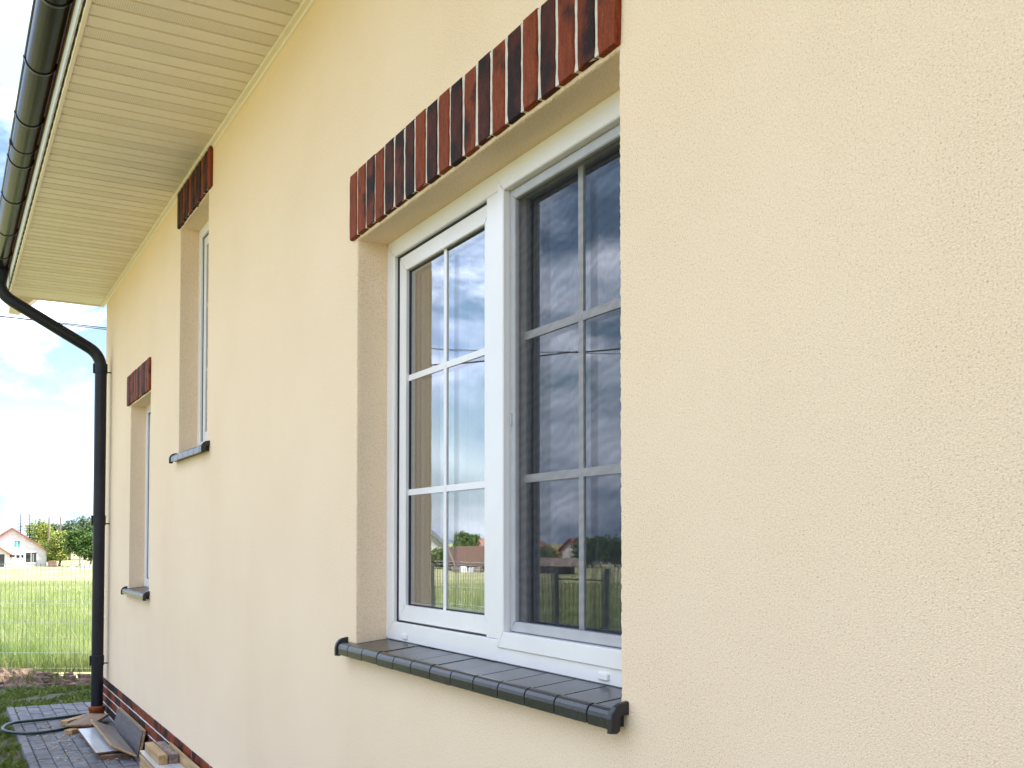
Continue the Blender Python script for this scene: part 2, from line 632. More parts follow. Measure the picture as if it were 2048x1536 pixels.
M_PAVER = mat("grey_paver", (0.088, 0.085, 0.090), (0.170, 0.163, 0.168), rough=0.85, scale=22, bmp=0.5, bscale=120, rnd=0.16)
M_JOINT = mat("joint_sand", (0.035, 0.033, 0.030), (0.075, 0.070, 0.062), rough=0.95, scale=60)
M_SOIL = mat("dry_soil", (0.075, 0.045, 0.030), (0.22, 0.145, 0.10), rough=0.95, scale=9, detail=9, bmp=0.9, bscale=30, bdist=0.03)
M_HOSE = mat("green_hose", (0.010, 0.026, 0.022), (0.018, 0.042, 0.036), rough=0.35, scale=30)
M_BOARD_W = mat("pale_laminate", (0.42, 0.41, 0.40), (0.60, 0.60, 0.60), rough=0.28, scale=9, stretch=(0.25, 2.5, 1), coat=0.3)
M_BOARD_G = mat("grey_laminate", (0.17, 0.145, 0.12), (0.29, 0.26, 0.22), rough=0.42, scale=8, stretch=(0.25, 2.5, 1))
M_BOARD_D = mat("dark_board_back", (0.060, 0.052, 0.055), (0.105, 0.092, 0.092), rough=0.6, scale=16, stretch=(0.4, 1, 2))
M_EDGE = mat("board_core", (0.32, 0.19, 0.085), (0.47, 0.31, 0.16), rough=0.8, scale=50)
M_EDGE_D = mat("board_core_dark", (0.15, 0.060, 0.025), (0.24, 0.11, 0.05), rough=0.8, scale=50)
M_TIMBER = mat("fresh_timber", (0.31, 0.185, 0.075), (0.46, 0.31, 0.15), rough=0.75, scale=12, stretch=(0.3, 3, 3))
M_TIMBER_W = mat("weathered_timber", (0.13, 0.085, 0.065), (0.29, 0.22, 0.18), rough=0.85, scale=14, stretch=(0.8, 3, 3))
M_TIMBER_B = mat("brown_board", (0.17, 0.10, 0.055), (0.26, 0.165, 0.095), rough=0.75, scale=10, stretch=(0.3, 3, 3))
M_WIRE = mat("sun_glint_wire", (0.36, 0.38, 0.37), (0.48, 0.50, 0.49), rough=0.35, scale=40, spec=0.8)  # paler copy of the fence wire: sun glint on the cross wires painted in
M_WIRED = mat("dark_wire", (0.045, 0.058, 0.052), (0.07, 0.085, 0.078), rough=0.5, scale=40)
M_POST = mat("green_post", (0.045, 0.06, 0.05), (0.065, 0.08, 0.07), rough=0.5, scale=20)
M_CABLE = mat("cable_black", (0.012, 0.012, 0.014), rough=0.6)
M_HWALL = mat("white_house_paint", (0.66, 0.62, 0.58), (0.76, 0.73, 0.70), rough=0.9, scale=0.8)
M_HWALL2 = mat("grey_house_paint", (0.42, 0.41, 0.40), (0.50, 0.49, 0.47), rough=0.9, scale=0.8)
M_OROOF = mat("orange_roof_tile", (0.23, 0.095, 0.055), (0.31, 0.14, 0.085), rough=0.8, scale=3, detail=8)
M_RROOF = mat("red_roof_tile", (0.20, 0.050, 0.030), (0.28, 0.08, 0.05), rough=0.8, scale=3, detail=8)
M_GROOF = mat("grey_green_roof", (0.10, 0.11, 0.10), (0.15, 0.16, 0.14), rough=0.8, scale=3)
M_BARN = mat("barn_boards", (0.045, 0.032, 0.024), (0.085, 0.058, 0.040), rough=0.9, scale=4, stretch=(6, 6, 0.4))
M_BARNROOF = mat("barn_roof", (0.070, 0.036, 0.021), (0.13, 0.070, 0.040), rough=0.9, scale=3, detail=8, stretch=(3, 1, 1))
M_TEAL = mat("teal_shutter", (0.05, 0.33, 0.30), (0.07, 0.39, 0.36), rough=0.6, scale=5)
M_WINDARK = mat("dark_window", (0.035, 0.038, 0.045), (0.05, 0.055, 0.06), rough=0.12, scale=5)
M_BARK = mat("bark", (0.07, 0.05, 0.035), (0.14, 0.11, 0.08), rough=0.95, scale=6, stretch=(3, 3, 0.6))
M_BARKW = mat("limed_bark", (0.55, 0.53, 0.50), (0.70, 0.68, 0.65), rough=0.9, scale=4)
M_LEAF_L = mat_leaf("light_leaf", (0.16, 0.20, 0.035), (0.36, 0.39, 0.10), 0.6)
M_LEAF_M = mat_leaf("mid_leaf", (0.065, 0.12, 0.02), (0.15, 0.22, 0.045))
M_LEAF_D = mat_leaf("dark_leaf", (0.022, 0.055, 0.010), (0.085, 0.145, 0.025), 0.6, 0.25)
M_LEAF_B = mat_leaf("bluish_leaf", (0.075, 0.12, 0.06), (0.15, 0.20, 0.11), 0.5, 0.3)
M_NEEDLE = mat_leaf("needle", (0.02, 0.045, 0.022), (0.05, 0.095, 0.045), 1.2, 0.15)
M_GRASS_LONG = mat_leaf("long_grass", (0.17, 0.26, 0.055), (0.42, 0.45, 0.20), 1.0, 0.42)
M_GRASS_LAWN = mat_leaf("lawn_weeds", (0.06, 0.095, 0.014), (0.17, 0.20, 0.045), 4.0, 0.4)

# ================================================================== ground
FW = Vector((-math.cos(YAW), math.sin(YAW), 0))
RT = Vector((math.sin(YAW), math.cos(YAW), 0))


def G(x, y):
    """height of the land: level round the house, then falling gently away"""
    r = math.hypot(x, y + 1.4)
    return -1.80 * min(1.0, max(0.0, (r - 8.0) / 144.0))


def mat_field():
    m, t, b = nodes("meadow")
    b.inputs['Roughness'].default_value = 0.95
    b.inputs['Specular IOR Level'].default_value = 0.1
    g = t.nodes.new("ShaderNodeNewGeometry")
    a = tex_noise(t, g.outputs['Position'], 0.16, 6, 0.6)
    f = tex_noise(t, g.outputs['Position'], 3.5, 8, 0.7)
    base = ramp(t, a.outputs['Fac'], [(0.36, (0.20, 0.215, 0.080)), (0.52, (0.31, 0.295, 0.155)), (0.66, (0.37, 0.34, 0.21))])
    fine = ramp(t, f.outputs['Fac'], [(0.30, (0.60, 0.62, 0.55)), (0.68, (1.15, 1.15, 1.1))])
    mu = t.nodes.new("ShaderNodeMix")
    mu.data_type = 'RGBA'
    mu.blend_type = 'MULTIPLY'
    mu.inputs[0].default_value = 1.0
    t.links.new(base.outputs[0], mu.inputs[6])
    t.links.new(fine.outputs[0], mu.inputs[7])
    t.links.new(mu.outputs[2], b.inputs['Base Color'])
    bump(t, b, f.outputs['Fac'], 0.8, 0.06)
    return m


g = MB()
rad = [0.0, 4, 8, 10, 13, 17, 22, 30, 40, 55, 75, 100, 130, 152, 200, 300, 500, 900, 1600, 3000]
nseg = 96
vv = [(0, -1.4, G(0, -1.4) - 0.03)]
for r_ in rad[1:]:
    for k in range(nseg):
        a_ = 2 * math.pi * k / nseg
        x_, y_ = r_ * math.cos(a_), -1.4 + r_ * math.sin(a_)
        z_ = G(x_, y_) - 0.03
        if 20 < r_ < 200:
            z_ += 0.10 * math.sin(x_ * 0.21 + 1) * math.sin(y_ * 0.17)
        vv.append((x_, y_, z_))
ff = [(0, 1 + k, 1 + (k + 1) % nseg) for k in range(nseg)]
for i in range(len(rad) - 2):
    for k in range(nseg):
        a0, a1 = 1 + i * nseg + k, 1 + i * nseg + (k + 1) % nseg
        ff.append((a0, a0 + nseg, a1 + nseg, a1))
g.add(vv, ff, 0, True)
kind(g.build("ground", mat_field()), 'structure')


def blades(name, mats, pts, hmin, hmax, wid, lean, segs=2):
    """many grass blades as one mesh; pts is an (n, 3) array"""
    n = len(pts)
    h = rng.uniform(hmin, hmax, n)
    az = rng.uniform(0, 2 * np.pi, n)
    le = rng.uniform(0.1, 1.0, n) * lean * h
    la = rng.uniform(0, 2 * np.pi, n)
    wv = wid * rng.uniform(0.6, 1.3, n)
    dx, dy = np.cos(az) * wv / 2, np.sin(az) * wv / 2
    lx, ly = np.cos(la) * le, np.sin(la) * le
    V = np.zeros((n, 5, 3))
    V[:, 0] = pts + np.stack([-dx, -dy, 0 * dx], 1)
    V[:, 1] = pts + np.stack([dx, dy, 0 * dx], 1)
    V[:, 2] = pts + np.stack([dx * 0.8 + lx * 0.35, dy * 0.8 + ly * 0.35, h * 0.6], 1)
    V[:, 3] = pts + np.stack([-dx * 0.8 + lx * 0.35, -dy * 0.8 + ly * 0.35, h * 0.6], 1)
    V[:, 4] = pts + np.stack([lx, ly, h], 1)
    me = bpy.data.meshes.new(name)
    F = []
    for i in range(n):
        b = 5 * i
        F.append((b, b + 1, b + 2, b + 3))
        F.append((b + 3, b + 2, b + 4))
    me.from_pydata(V.reshape(-1, 3).tolist(), [], F)
    me.materials.append(mats)
    o = link(name, me)
    return kind(o, 'stuff')


def scatter(fn_n, t0, t1, px0, px1, dens_pow=1.0):
    """points on the land between two bearings of the wide field"""
    T = t0 + (t1 - t0) * rng.random(fn_n) ** dens_pow
    s_ = rng.uniform(px0, px1, fn_n)
    x = FW.x * T + RT.x * s_ * T
    y = -1.365 + FW.y * T + RT.y * s_ * T
    z = np.array([G(a, b) for a, b in zip(x, y)]) - 0.03
    return np.stack([x, y, z], 1)


# long meadow grass beyond the far fence
P = scatter(26000, 13.6, 60, -0.56, -0.39, 1.7)
o = blades("meadow_grass", M_GRASS_LONG, P, 0.12, 0.42, 0.012, 0.5)
tag(o, "long pale meadow grass growing behind the wire fence", "grass")
# meadow in front of the house, seen mirrored in the panes
n_ = 26000
T = 8 + 45 * rng.random(n_) ** 1.6
ang = rng.uniform(R(-8), R(8), n_) + math.atan2(-0.46, -0.88)
x, y = -1.5 + T * np.cos(ang), -0.2 + T * np.sin(ang)
kp = y < -3.55
P = np.stack([x[kp], y[kp], np.array([G(a, b) for a, b in zip(x[kp], y[kp])]) - 0.03], 1)
o = blades("meadow_grass", M_GRASS_LONG, P, 0.10, 0.38, 0.014, 0.5)
tag(o, "meadow grass growing outside the front boundary fence", "grass")

# lawn in the shade of the house
n_ = 46000
x = np.concatenate([rng.uniform(-13.2, -4.5, n_ // 2), rng.uniform(-12.9, -8.0, n_ - n_ // 2)])
y = np.concatenate([rng.uniform(-3.2, 1.3, n_ // 2), rng.uniform(-1.6, 0.7, n_ - n_ // 2)])
off = ((x > -11.12) & (y > -0.81)) | (y > 0.9)
keep = ~off
x, y = x[keep], y[keep]
pat = np.sin(x * 3.1 + 1.0) * np.sin(y * 4.3) + 0.7 * np.sin(x * 7.7 + y * 5.1)
keep = pat + rng.normal(0, 0.5, len(x)) > -0.15
x, y = x[keep], y[keep]
P = np.stack([x, y, np.array([G(a, b) for a, b in zip(x, y)]) - 0.03], 1)
o = blades("lawn", M_GRASS_LAWN, P, 0.015, 0.065, 0.026, 1.3)
tag(o, "short weedy lawn growing beside and beyond the grey pavement", "grass")
# soil sheet under the lawn
s_ = MB()
nx_, ny_ = 60, 50
vv = []
for j in range(ny_ + 1):
    for i in range(nx_ + 1):
        x_ = -13.6 + 18.6 * i / nx_
        y_ = -3.6 + 5.0 * j / ny_
        vv.append((x_, y_, G(x_, y_) - 0.022 + 0.008 * math.sin(x_ * 5 + y_ * 3)))
s_.add(vv, [(j * (nx_ + 1) + i, j * (nx_ + 1) + i + 1, (j + 1) * (nx_ + 1) + i + 1, (j + 1) * (nx_ + 1) + i) for j in range(ny_) for i in range(nx_)], 0, True)
kind(s_.build("lawn_soil", mat("lawn_soil", (0.035, 0.05, 0.012), (0.10, 0.075, 0.045), rough=0.95, scale=5, detail=9, bmp=0.8, bscale=40, bdist=0.02)), 'structure')

# ridge of turned earth along the fence
dm = MB()
nu, nv = 150, 26
c0 = Vector((-13.55, -0.35, 0)) - RT * 4.2
vv = []
for i in range(nu + 1):
    for j in range(nv + 1):
        u_, v_ = i / nu * 8.4, j / nv * 2.0 - 1.0
        p = c0 + RT * u_ - FW * (v_ * 0.46)
        prof = max(0.0, 1 - v_ * v_) ** 1.3
        lump = 0.10 + 0.06 * math.sin(u_ * 2.3) + 0.05 * math.sin(u_ * 5.1 + v_ * 3) + random.uniform(-0.035, 0.05)
        vv.append((p.x, p.y, G(p.x, p.y) - 0.035 + prof * max(0.02, lump)))
dm.add(vv, [(i * (nv + 1) + j, (i + 1) * (nv + 1) + j, (i + 1) * (nv + 1) + j + 1, i * (nv + 1) + j + 1) for i in range(nu) for j in range(nv)], 0, False)
for k in range(260):
    u_, v_ = random.uniform(0, 8.4), random.gauss(0.1, 0.5)
    p = c0 + RT * u_ - FW * (v_ * 0.46)
    r_ = random.uniform(0.015, 0.06) * (1.4 if random.random() < 0.1 else 1)
    zz = G(p.x, p.y) + 0.10 * max(0, 1 - v_ * v_) - 0.02
    vs8 = [(p.x + r_ * random.uniform(0.5, 1.1) * sx_, p.y + r_ * random.uniform(0.5, 1.1) * sy_, zz + r_ * 0.75 * random.uniform(0.5, 1.1) * sz_) for sx_ in (-1, 1) for sy_ in (-1, 1) for sz_ in (-1, 1)]
    dm.add(vs8, [(0, 1, 3, 2), (4, 6, 7, 5), (0, 4, 5, 1), (2, 3, 7, 6), (0, 2, 6, 4), (1, 5, 7, 3)], 0, False)
o = kind(dm.build("soil_ridge", M_SOIL), 'stuff')
tag(o, "ridge of dug brown soil and clods along the fence foot", "soil")
# a few weeds on the ridge
P = []
for k in range(900):
    u_, v_ = random.uniform(0, 8.4), random.uniform(-1.1, 0.9)
    p = c0 + RT * u_ - FW * (v_ * 0.46)
    if math.sin(u_ * 1.9) + 0.6 * math.sin(u_ * 4.7 + 1) + random.gauss(0, 0.5) > 0.5:
        P.append((p.x, p.y, G(p.x, p.y) + 0.03))
o = blades("weeds", M_GRASS_LAWN, np.array(P), 0.06, 0.17, 0.016, 0.7)
tag(o, "green weeds sprouting on the ridge of turned soil", "weeds")

# ------------------------------------------------------------------ pavement
pv = MB()
pv.box(-11.10, 4.0, -0.79, 0.02, -0.12, -0.012)
pave = kind(pv.build("pavement", M_JOINT), 'structure')
pm = []
for k in range(4):
    m_ = MB()
    m_.chamfer(-0.104, 0.104, -0.0495, 0.0495, -0.06, 0.0, 0.0045, 0.0012)
    pm.append(m_.mesh("paver", M_PAVER))
rows_ = [-0.675 + 0.1045 * k for k in range(7)]
npv = 0
rest = MB()
for ri, yy in enumerate(rows_):
    x_ = -11.10 + 0.107 + (0.108 if ri % 2 else 0.0)
    if ri % 2:
        rest.chamfer(-11.098, -10.995, yy - 0.0495, yy + 0.0495, -0.06, 0.0, 0.004)
    while x_ < 3.9:
        if x_ < -4.6:
            o = link("paver", random.choice(pm), pave)
            o.location = (x_, yy, random.uniform(-0.003, 0.0025))
            o.rotation_euler = (random.uniform(-0.012, 0.012), random.uniform(-0.006, 0.006), random.choice((0, math.pi)) + random.uniform(-0.004, 0.004))
            npv += 1
        else:
            rest.chamfer(x_ - 0.104, x_ + 0.104, yy - 0.0495, yy + 0.0495, -0.06, random.uniform(-0.003, 0.002), 0.004)
        x_ += 0.2145
kind(rest.build("paver_field", M_PAVER, pave), 'stuff')
x_ = -11.10 + 0.25
while x_ < 3.9:
    c_ = MB()
    c_.chamfer(x_ - 0.248, x_ + 0.248, -0.795, -0.735, -0.15, 0.004, 0.006, 0.0008)
    c_.build("kerb_stone", M_PAVER, pave)
    x_ += 0.5
# ================================================================== the house
HX0, HX1, HD = -10.51, 5.0, 8.0          # along the wall, and depth
ZP, ZS = 0.326, 3.965                    # top of plinth, soffit level
house = thing("house", "cream rendered house with brick lintels, white windows and dark gutter", "house")

# name, x0, x1, z0, z1
OPEN = [(-3.640, -1.920, 1.188, 2.757), (-6.985, -6.150, 2.152, 3.713), (-8.990, -8.040, 1.188, 2.757)]
DEPTH = 0.30


def rough_loop(x0, x1, z0, z1, step):
    """outline of an opening with the crumbly edge of the render"""
    pts = []
    cs = [(x0, z0), (x1, z0), (x1, z1), (x0, z1)]
    for k in range(4):
        a_, b_ = Vector(cs[k]), Vector(cs[(k + 1) % 4])
        n_ = max(2, int((b_ - a_).length / step))
        for i in range(n_):
            p = a_.lerp(b_, i / n_)
            pts.append((p.x + random.uniform(-0.0022, 0.0022), p.y + random.uniform(-0.0022, 0.0022)))
    return pts


bm = bmesh.new()
loops = []
outer = []
cs = [(HX0, ZP), (HX1, ZP), (HX1, ZS + 0.05), (HX0, ZS + 0.05)]
for k in range(4):
    outer.append(bm.verts.new((cs[k][0], 0, cs[k][1])))
edges = [bm.edges.new((outer[k], outer[(k + 1) % 4])) for k in range(4)]
for ob in OPEN:
    lp = rough_loop(*ob, 0.008 if ob[0] > -4 else 0.02)
    vs_ = [bm.verts.new((p[0], 0, p[1])) for p in lp]
    edges += [bm.edges.new((vs_[k], vs_[(k + 1) % len(vs_)])) for k in range(len(vs_))]
    loops.append((lp, vs_))
bmesh.ops.triangle_fill(bm, use_beauty=True, edges=edges)
for lp, vs_ in loops:
    # rounded arris, then the reveal running back to the frame
    prev = vs_
    x0, x1 = min(p[0] for p in lp), max(p[0] for p in lp)
    z0, z1 = min(p[1] for p in lp), max(p[1] for p in lp)
    cx, cz = (x0 + x1) / 2, (z0 + z1) / 2
    for depth, inset in ((0.0035, 0.0025), (0.012, 0.004), (DEPTH, 0.004)):
        nxt = []
        for (px, pz) in lp:
            qx = px
            qz = pz
            if depth > 0.005:                       # straight behind the crumbly arris
                if abs(px - x0) < 0.006 or abs(px - x1) < 0.006:
                    qx = x0 + 0.0016 if abs(px - x0) < 0.006 else x1 - 0.0016
                if abs(pz - z0) < 0.006 or abs(pz - z1) < 0.006:
                    qz = z0 + 0.0016 if abs(pz - z0) < 0.006 else z1 - 0.0016
            hx, hz_ = (x1 - x0) / 2, (z1 - z0) / 2
            fx, fz = (px - cx) / hx, (pz - cz) / hz_
            if abs(fx) > 0.985:
                qx = qx - math.copysign(inset, fx)
            if abs(fz) > 0.985:
                qz = qz - math.copysign(inset, fz)
            nxt.append(bm.verts.new((qx, depth + (random.uniform(-0.0006, 0.0006) if depth < 0.005 else 0), qz)))
        n_ = len(prev)
        for k in range(n_):
            bm.faces.new((prev[k], prev[(k + 1) % n_], nxt[(k + 1) % n_], nxt[k]))
        prev = nxt
# the other outer walls with the gables
def quad(*p):
    bm.faces.new([bm.verts.new(q) for q in p])
RZ = 4.05 + (HD / 2 + 0.87)              # ridge height (45 degree roof)
for X in (HX0, HX1):
    quad((X, 0, ZP), (X, HD, ZP), (X, HD, ZS), (X, HD / 2, RZ - 0.3), (X, 0, ZS))
quad((HX0, HD, ZP), (HX1, HD, ZP), (HX1, HD, ZS), (HX0, HD, ZS))
# foot of the render, a drip edge over the plinth
quad((HX0, 0, ZP), (HX1, 0, ZP), (HX1, 0.05, ZP), (HX0, 0.05, ZP))
bmesh.ops.recalc_face_normals(bm, faces=bm.faces)
me = bpy.data.meshes.new("wall")
bm.to_mesh(me)
bm.free()
me.materials.append(M_STUCCO)
wall = link("wall", me, house)

# rooms behind the windows
rm = MB()
for (a_, b_) in ((-5.2, -0.6), (-7.8, -5.4), (-10.3, -8.0 + 0.15)):
    x0, x1, y0, y1, z0, z1 = a_, b_, DEPTH + 0.002, 4.2, 0.4, 3.9
    rm.add([(x0, y0, z0), (x1, y0, z0), (x1, y1, z0), (x0, y1, z0), (x0, y0, z1), (x1, y0, z1), (x1, y1, z1), (x0, y1, z1)],
           [(0, 1, 2, 3), (7, 6, 5, 4), (1, 5, 6, 2), (2, 6, 7, 3), (3, 7, 4, 0)])
rm.build("room", M_ROOM, house, fix=False)

# ------------------------------------------------------------------ plinth
pl = MB()
pl.box(HX0 + 0.012, HX1 - 0.01, 0.0025, 0.05, -0.1, ZP - 0.002)
pl.box(HX0 + 0.016, HX0 + 0.05, 0.05, HD - 0.02, -0.1, ZP - 0.002)
pl.box(HX0 + 0.02, HX1 - 0.02, HD - 0.05, HD - 0.016, -0.1, ZP - 0.002)
plinth = pl.build("plinth", M_MORTARP, house)
CH = 0.0800
bvar = {}
for mm_, nm in ((M_BR, 'r'), (M_BM, 'm'), (M_BD, 'd')):
    bvar[nm] = []
    for k in range(3):
        q = MB()
        q.chamfer(-0.1195, 0.1195, -0.014, 0.014, -0.0345, 0.0345, 0.003, 0.0012)
        bvar[nm].append(q.mesh("brick", mm_))
nb = 0
restb = MB()
for row in range(4):
    zc = ZP - CH * (row + 0.5) - 0.001
    x_ = HX0 + (0.125 if row % 2 == 0 else 0.0)
    while x_ < HX1 - 0.2:
        if x_ < HX0 + 0.12:
            restb.chamfer(HX0 + 0.004, HX0 + 0.1195, -0.001, 0.027, zc - 0.0345, zc + 0.0345, 0.003)
        elif x_ > 1.5:
            restb.chamfer(x_ - 0.1195, x_ + 0.1195, -0.001, 0.027, zc - 0.0345, zc + 0.0345, 0.003)
        else:
            o = link("brick", random.choice(bvar[random.choices('rmd', (0.42, 0.18, 0.40))[0]]), plinth)
            o.location = (x_, 0.013 + random.uniform(-0.001, 0.001), zc)
            nb += 1
        x_ += 0.250
kind(restb.build("brick_courses", M_BM, plinth), 'stuff')

# ------------------------------------------------------------------ lintels
def lintel(x0, x1, z0, pat, dark=False):
    n_ = len(pat)
    p_ = (x1 - x0) / n_
    bk = MB()
    bk.box(x0 + 0.013, x1 - 0.013, -0.0128, 0.02, z0 + 0.004, z0 + 0.246)
    lin = bk.build("brick_lintel", M_MORTAR, house)
    for k, c in enumerate(pat):
        xa, xb = x0 + k * p_ + 0.0056, x0 + (k + 1) * p_ - 0.0056
        # slips cut by hand: wavy long edges
        q = MB()
        ns = 9
        dz = random.uniform(-0.003, 0.002)
        lf = [xa + random.uniform(-0.0018, 0.0018) for _ in range(ns + 1)]
        rg = [xb + random.uniform(-0.0018, 0.0018) for _ in range(ns + 1)]
        lf[0] += 0.003
        lf[-1] += 0.003
        rg[0] -= 0.003
        rg[-1] -= 0.003
        yf = -0.0165 + random.uniform(-0.0015, 0.0015)
        vs_ = []
        for i in range(ns + 1):
            zz = z0 + dz + 0.25 * i / ns
            e = 0.004 if i in (0, ns) else 0.0
            zi = zz + (0.004 if i == 0 else (-0.004 if i == ns else 0))
            vs_ += [(lf[i], 0.016, zz), (lf[i], yf + 0.0045, zz), (lf[i] + 0.0042, yf + e * 0, zi),
                    (rg[i] - 0.0042, yf + e * 0, zi), (rg[i], yf + 0.0045, zz), (rg[i], 0.016, zz)]
        F = []
        for i in range(ns):
            for j in range(5):
                a_ = i * 6 + j
                F.append((a_, a_ + 1, a_ + 7, a_ + 6))
        F.append((0, 1, 2, 3, 4, 5))
        F.append(tuple(ns * 6 + j for j in (5, 4, 3, 2, 1, 0)))
        q.add(vs_, F)
        cx, cz = (xa + xb) / 2, z0 + 0.125
        q.v = [(a_ - cx, b_, c_ - cz) for a_, b_, c_ in q.v]
        o = q.build("brick", {'r': M_BR, 'm': M_BM, 'd': M_BD}[c], lin)
        o.location = (cx, 0, cz)
    return lin


lintel(-3.692, -1.908, 2.764, "rrmrdmdrdrdrdrdrdrmr")
lintel(-7.020, -6.045, 3.714, "ddmdrdmdrdr")
lintel(-9.100, -8.030, 2.764, "rdrmrrdrmdrr")

# ------------------------------------------------------------------ sills
def sill(x0, x1, zt, pitch, first, cap=0.016):
    """row of bull-nosed clinker tiles between two moulded end caps"""
    base = MB()
    base.box(x0 + 0.004, x1 - 0.004, -0.026, 0.118, zt - 0.040, zt - 0.018)
    si = base.build("window_sill", M_GASKET, house)
    prof = [(0.1185, zt + 0.0155), (-0.016, zt + 0.0008), (-0.022, zt + 0.003), (-0.030, zt + 0.0015), (-0.0375, zt - 0.003),
            (-0.0425, zt - 0.011), (-0.0442, zt - 0.020), (-0.0440, zt - 0.043), (-0.028, zt - 0.043), (-0.027, zt - 0.017), (0.1185, zt - 0.004)]
    xs = [x0]
    t_ = first
    while t_ < x1 - 0.02:
        if t_ > x0 + 0.02:
            xs.append(t_)
        t_ += pitch
    xs.append(x1)
    for k in range(len(xs) - 1):
        q = MB()
        dz = random.uniform(-0.0012, 0.0012)
        a_, b_ = xs[k] + 0.0024, xs[k + 1] - 0.0024
        c_ = 0.0016
        pr_ = [(y_, z_ + dz) for y_, z_ in prof]
        cy, cz = 0.03, zt - 0.014
        inn = [(y_ + (cy - y_) * 0.02, z_ + (cz - z_) * 0.06) for y_, z_ in pr_]
        n_ = len(prof)
        vs_ = [(a_, *p) for p in inn] + [(a_ + c_, *p) for p in pr_] + [(b_ - c_, *p) for p in pr_] + [(b_, *p) for p in inn]
        F = []
        for s_i in range(3):
            for i in range(n_):
                F.append((s_i * n_ + i, s_i * n_ + (i + 1) % n_, (s_i + 1) * n_ + (i + 1) % n_, (s_i + 1) * n_ + i))
        F.append(tuple(range(n_)))
        F.append(tuple(3 * n_ + i for i in range(n_))[::-1])
        q.add(vs_, F)
        q.build("sill_tile", M_SILL, si)
    ty = 0.006
    cp = [(ty, zt + 0.021), (-0.022, zt + 0.016), (-0.036, zt + 0.009), (-0.046, zt - 0.003), (-0.0505, zt - 0.018), (-0.0505, zt - 0.050),
          (-0.032, zt - 0.052), (-0.025, zt - 0.047), (-0.024, zt - 0.016), (-0.015, zt - 0.010), (ty, zt - 0.010)]
    for xa, xb in ((x0 - cap, x0 + 0.001), (x1 - 0.001, x1 + cap)):
        q = MB()
        cy, cz = -0.02, zt - 0.012
        n_ = len(cp)
        inn = [(y_ + (cy - y_) * 0.07, z_ + (cz - z_) * 0.07) for y_, z_ in cp]
        vs_ = [(xa, *p) for p in inn] + [(xa + 0.003, *p) for p in cp] + [(xb - 0.003, *p) for p in cp] + [(xb, *p) for p in inn]
        F = []
        for s_i in range(3):
            for i in range(n_):
                F.append((s_i * n_ + i, s_i * n_ + (i + 1) % n_, (s_i + 1) * n_ + (i + 1) % n_, (s_i + 1) * n_ + i))
        F.append(tuple(range(n_)))
        F.append(tuple(3 * n_ + i for i in range(n_))[::-1])
        q.add(vs_, F)
        q.build("end_cap", M_BLACK, si)
    return si


sill(-3.722, -1.908, 1.2215, 0.1465, -3.612)
sill(-7.030, -6.085, 2.186, 0.158, -6.94)
sill(-9.060, -8.010, 1.2215, 0.150, -8.97)


# ------------------------------------------------------------------ windows
def pane(x0, x1, z0, z1, y, parent):
    q = MB()
    for yy in (y, y + 0.020):
        q.add([(x0, yy, z0), (x1, yy, z0), (x1, yy, z1), (x0, yy, z1)], [(0, 1, 2, 3)])
    q.build("pane", M_GLASS, parent, fix=False)
    sp = MB()
    sp.ring(x0 + 0.004, x1 - 0.004, z0 + 0.004, z1 - 0.004, 0.011, 0.011, 0.011, 0.011, y + 0.004, y + 0.016, 0.0, ch=0.0005)
    sp.build("spacer_bar", M_SPACER, parent)


def bars(x0, x1, z0, z1, y, xv, zs, parent, wd=0.022):
    q = MB()
    q.box(xv - wd / 2, xv + wd / 2, y, y + 0.008, z0, z1)
    q.build("glazing_bar", M_PVC, parent)
    for zz in zs:
        for (a_, b_) in ((x0, xv - wd / 2 - 0.0004), (xv + wd / 2 + 0.0004, x1)):
            q = MB()
            q.box(a_, b_, y, y + 0.0075, zz - wd / 2, zz + wd / 2)
            q.build("glazing_bar", M_PVC, parent)
        q = MB()
        q.prism([(xv + 0.007 * math.cos(t_), zz + 0.007 * math.sin(t_)) for t_ in [k * math.pi / 6 for k in range(12)]], 'Y', y - 0.0012, y + 0.004)
        q.build("bar_stud", M_PVC, parent)


def sash(x0, x1, z0, z1, yf, yg, wd, parent, name="sash"):
    q = MB()
    q.ring(x0, x1, z0, z1, wd, wd, wd, wd, yf, yg + 0.03)
    s_ = q.build(name, M_PVC, parent)
    k = MB()
    k.ring(x0 + wd - 0.001, x1 - wd + 0.001, z0 + wd - 0.001, z1 - wd + 0.001, 0.0070, 0.0070, 0.0060, 0.0060, yg - 0.004, yg + 0.028, 0, ch=0.0005)
    k.build("gasket", M_GASKET, parent)
    pane(x0 + wd - 0.004, x1 - wd + 0.004, z0 + wd - 0.004, z1 - wd + 0.004, yg, parent)
    return s_


def frame(x0, x1, z0, z1):
    q = MB()
    q.ring(x0, x1, z0, z1, 0.070, 0.070, 0.068, 0.064, 0.120, 0.195)
    return q.build("window", M_PVC, house)


def backing(x0, x1, z0, z1, parent):
    """dark rebate between frame and sash"""
    q = MB()
    q.ring(x0 - 0.01, x1 + 0.01, z0 - 0.01, z1 + 0.01, 0.0185, 0.0185, 0.0145, 0.0155, 0.1355, 0.165, 0, ch=0.0005)
    q.build("rebate_seal", M_GASKET, parent)


# large double window
x0, x1, z0, z1 = -3.637, -1.923, 1.238, 2.7545
w1 = frame(x0, x1, z0, z1)
q = MB()
q.chamfer(-2.816, -2.732, 0.1205, 0.194, z0 + 0.0685, z1 - 0.0645, 0.003)
q.build("mullion", M_PVC, w1)
backing(-3.567, -2.816, 1.306, 2.6905, w1)
sash(-3.556, -2.803, 1.3105, 2.6845, 0.138, 0.156, 0.060, w1)
bars(-3.496, -2.863, 1.370, 2.6245, 0.1515, -3.181, (1.790, 2.219), w1)
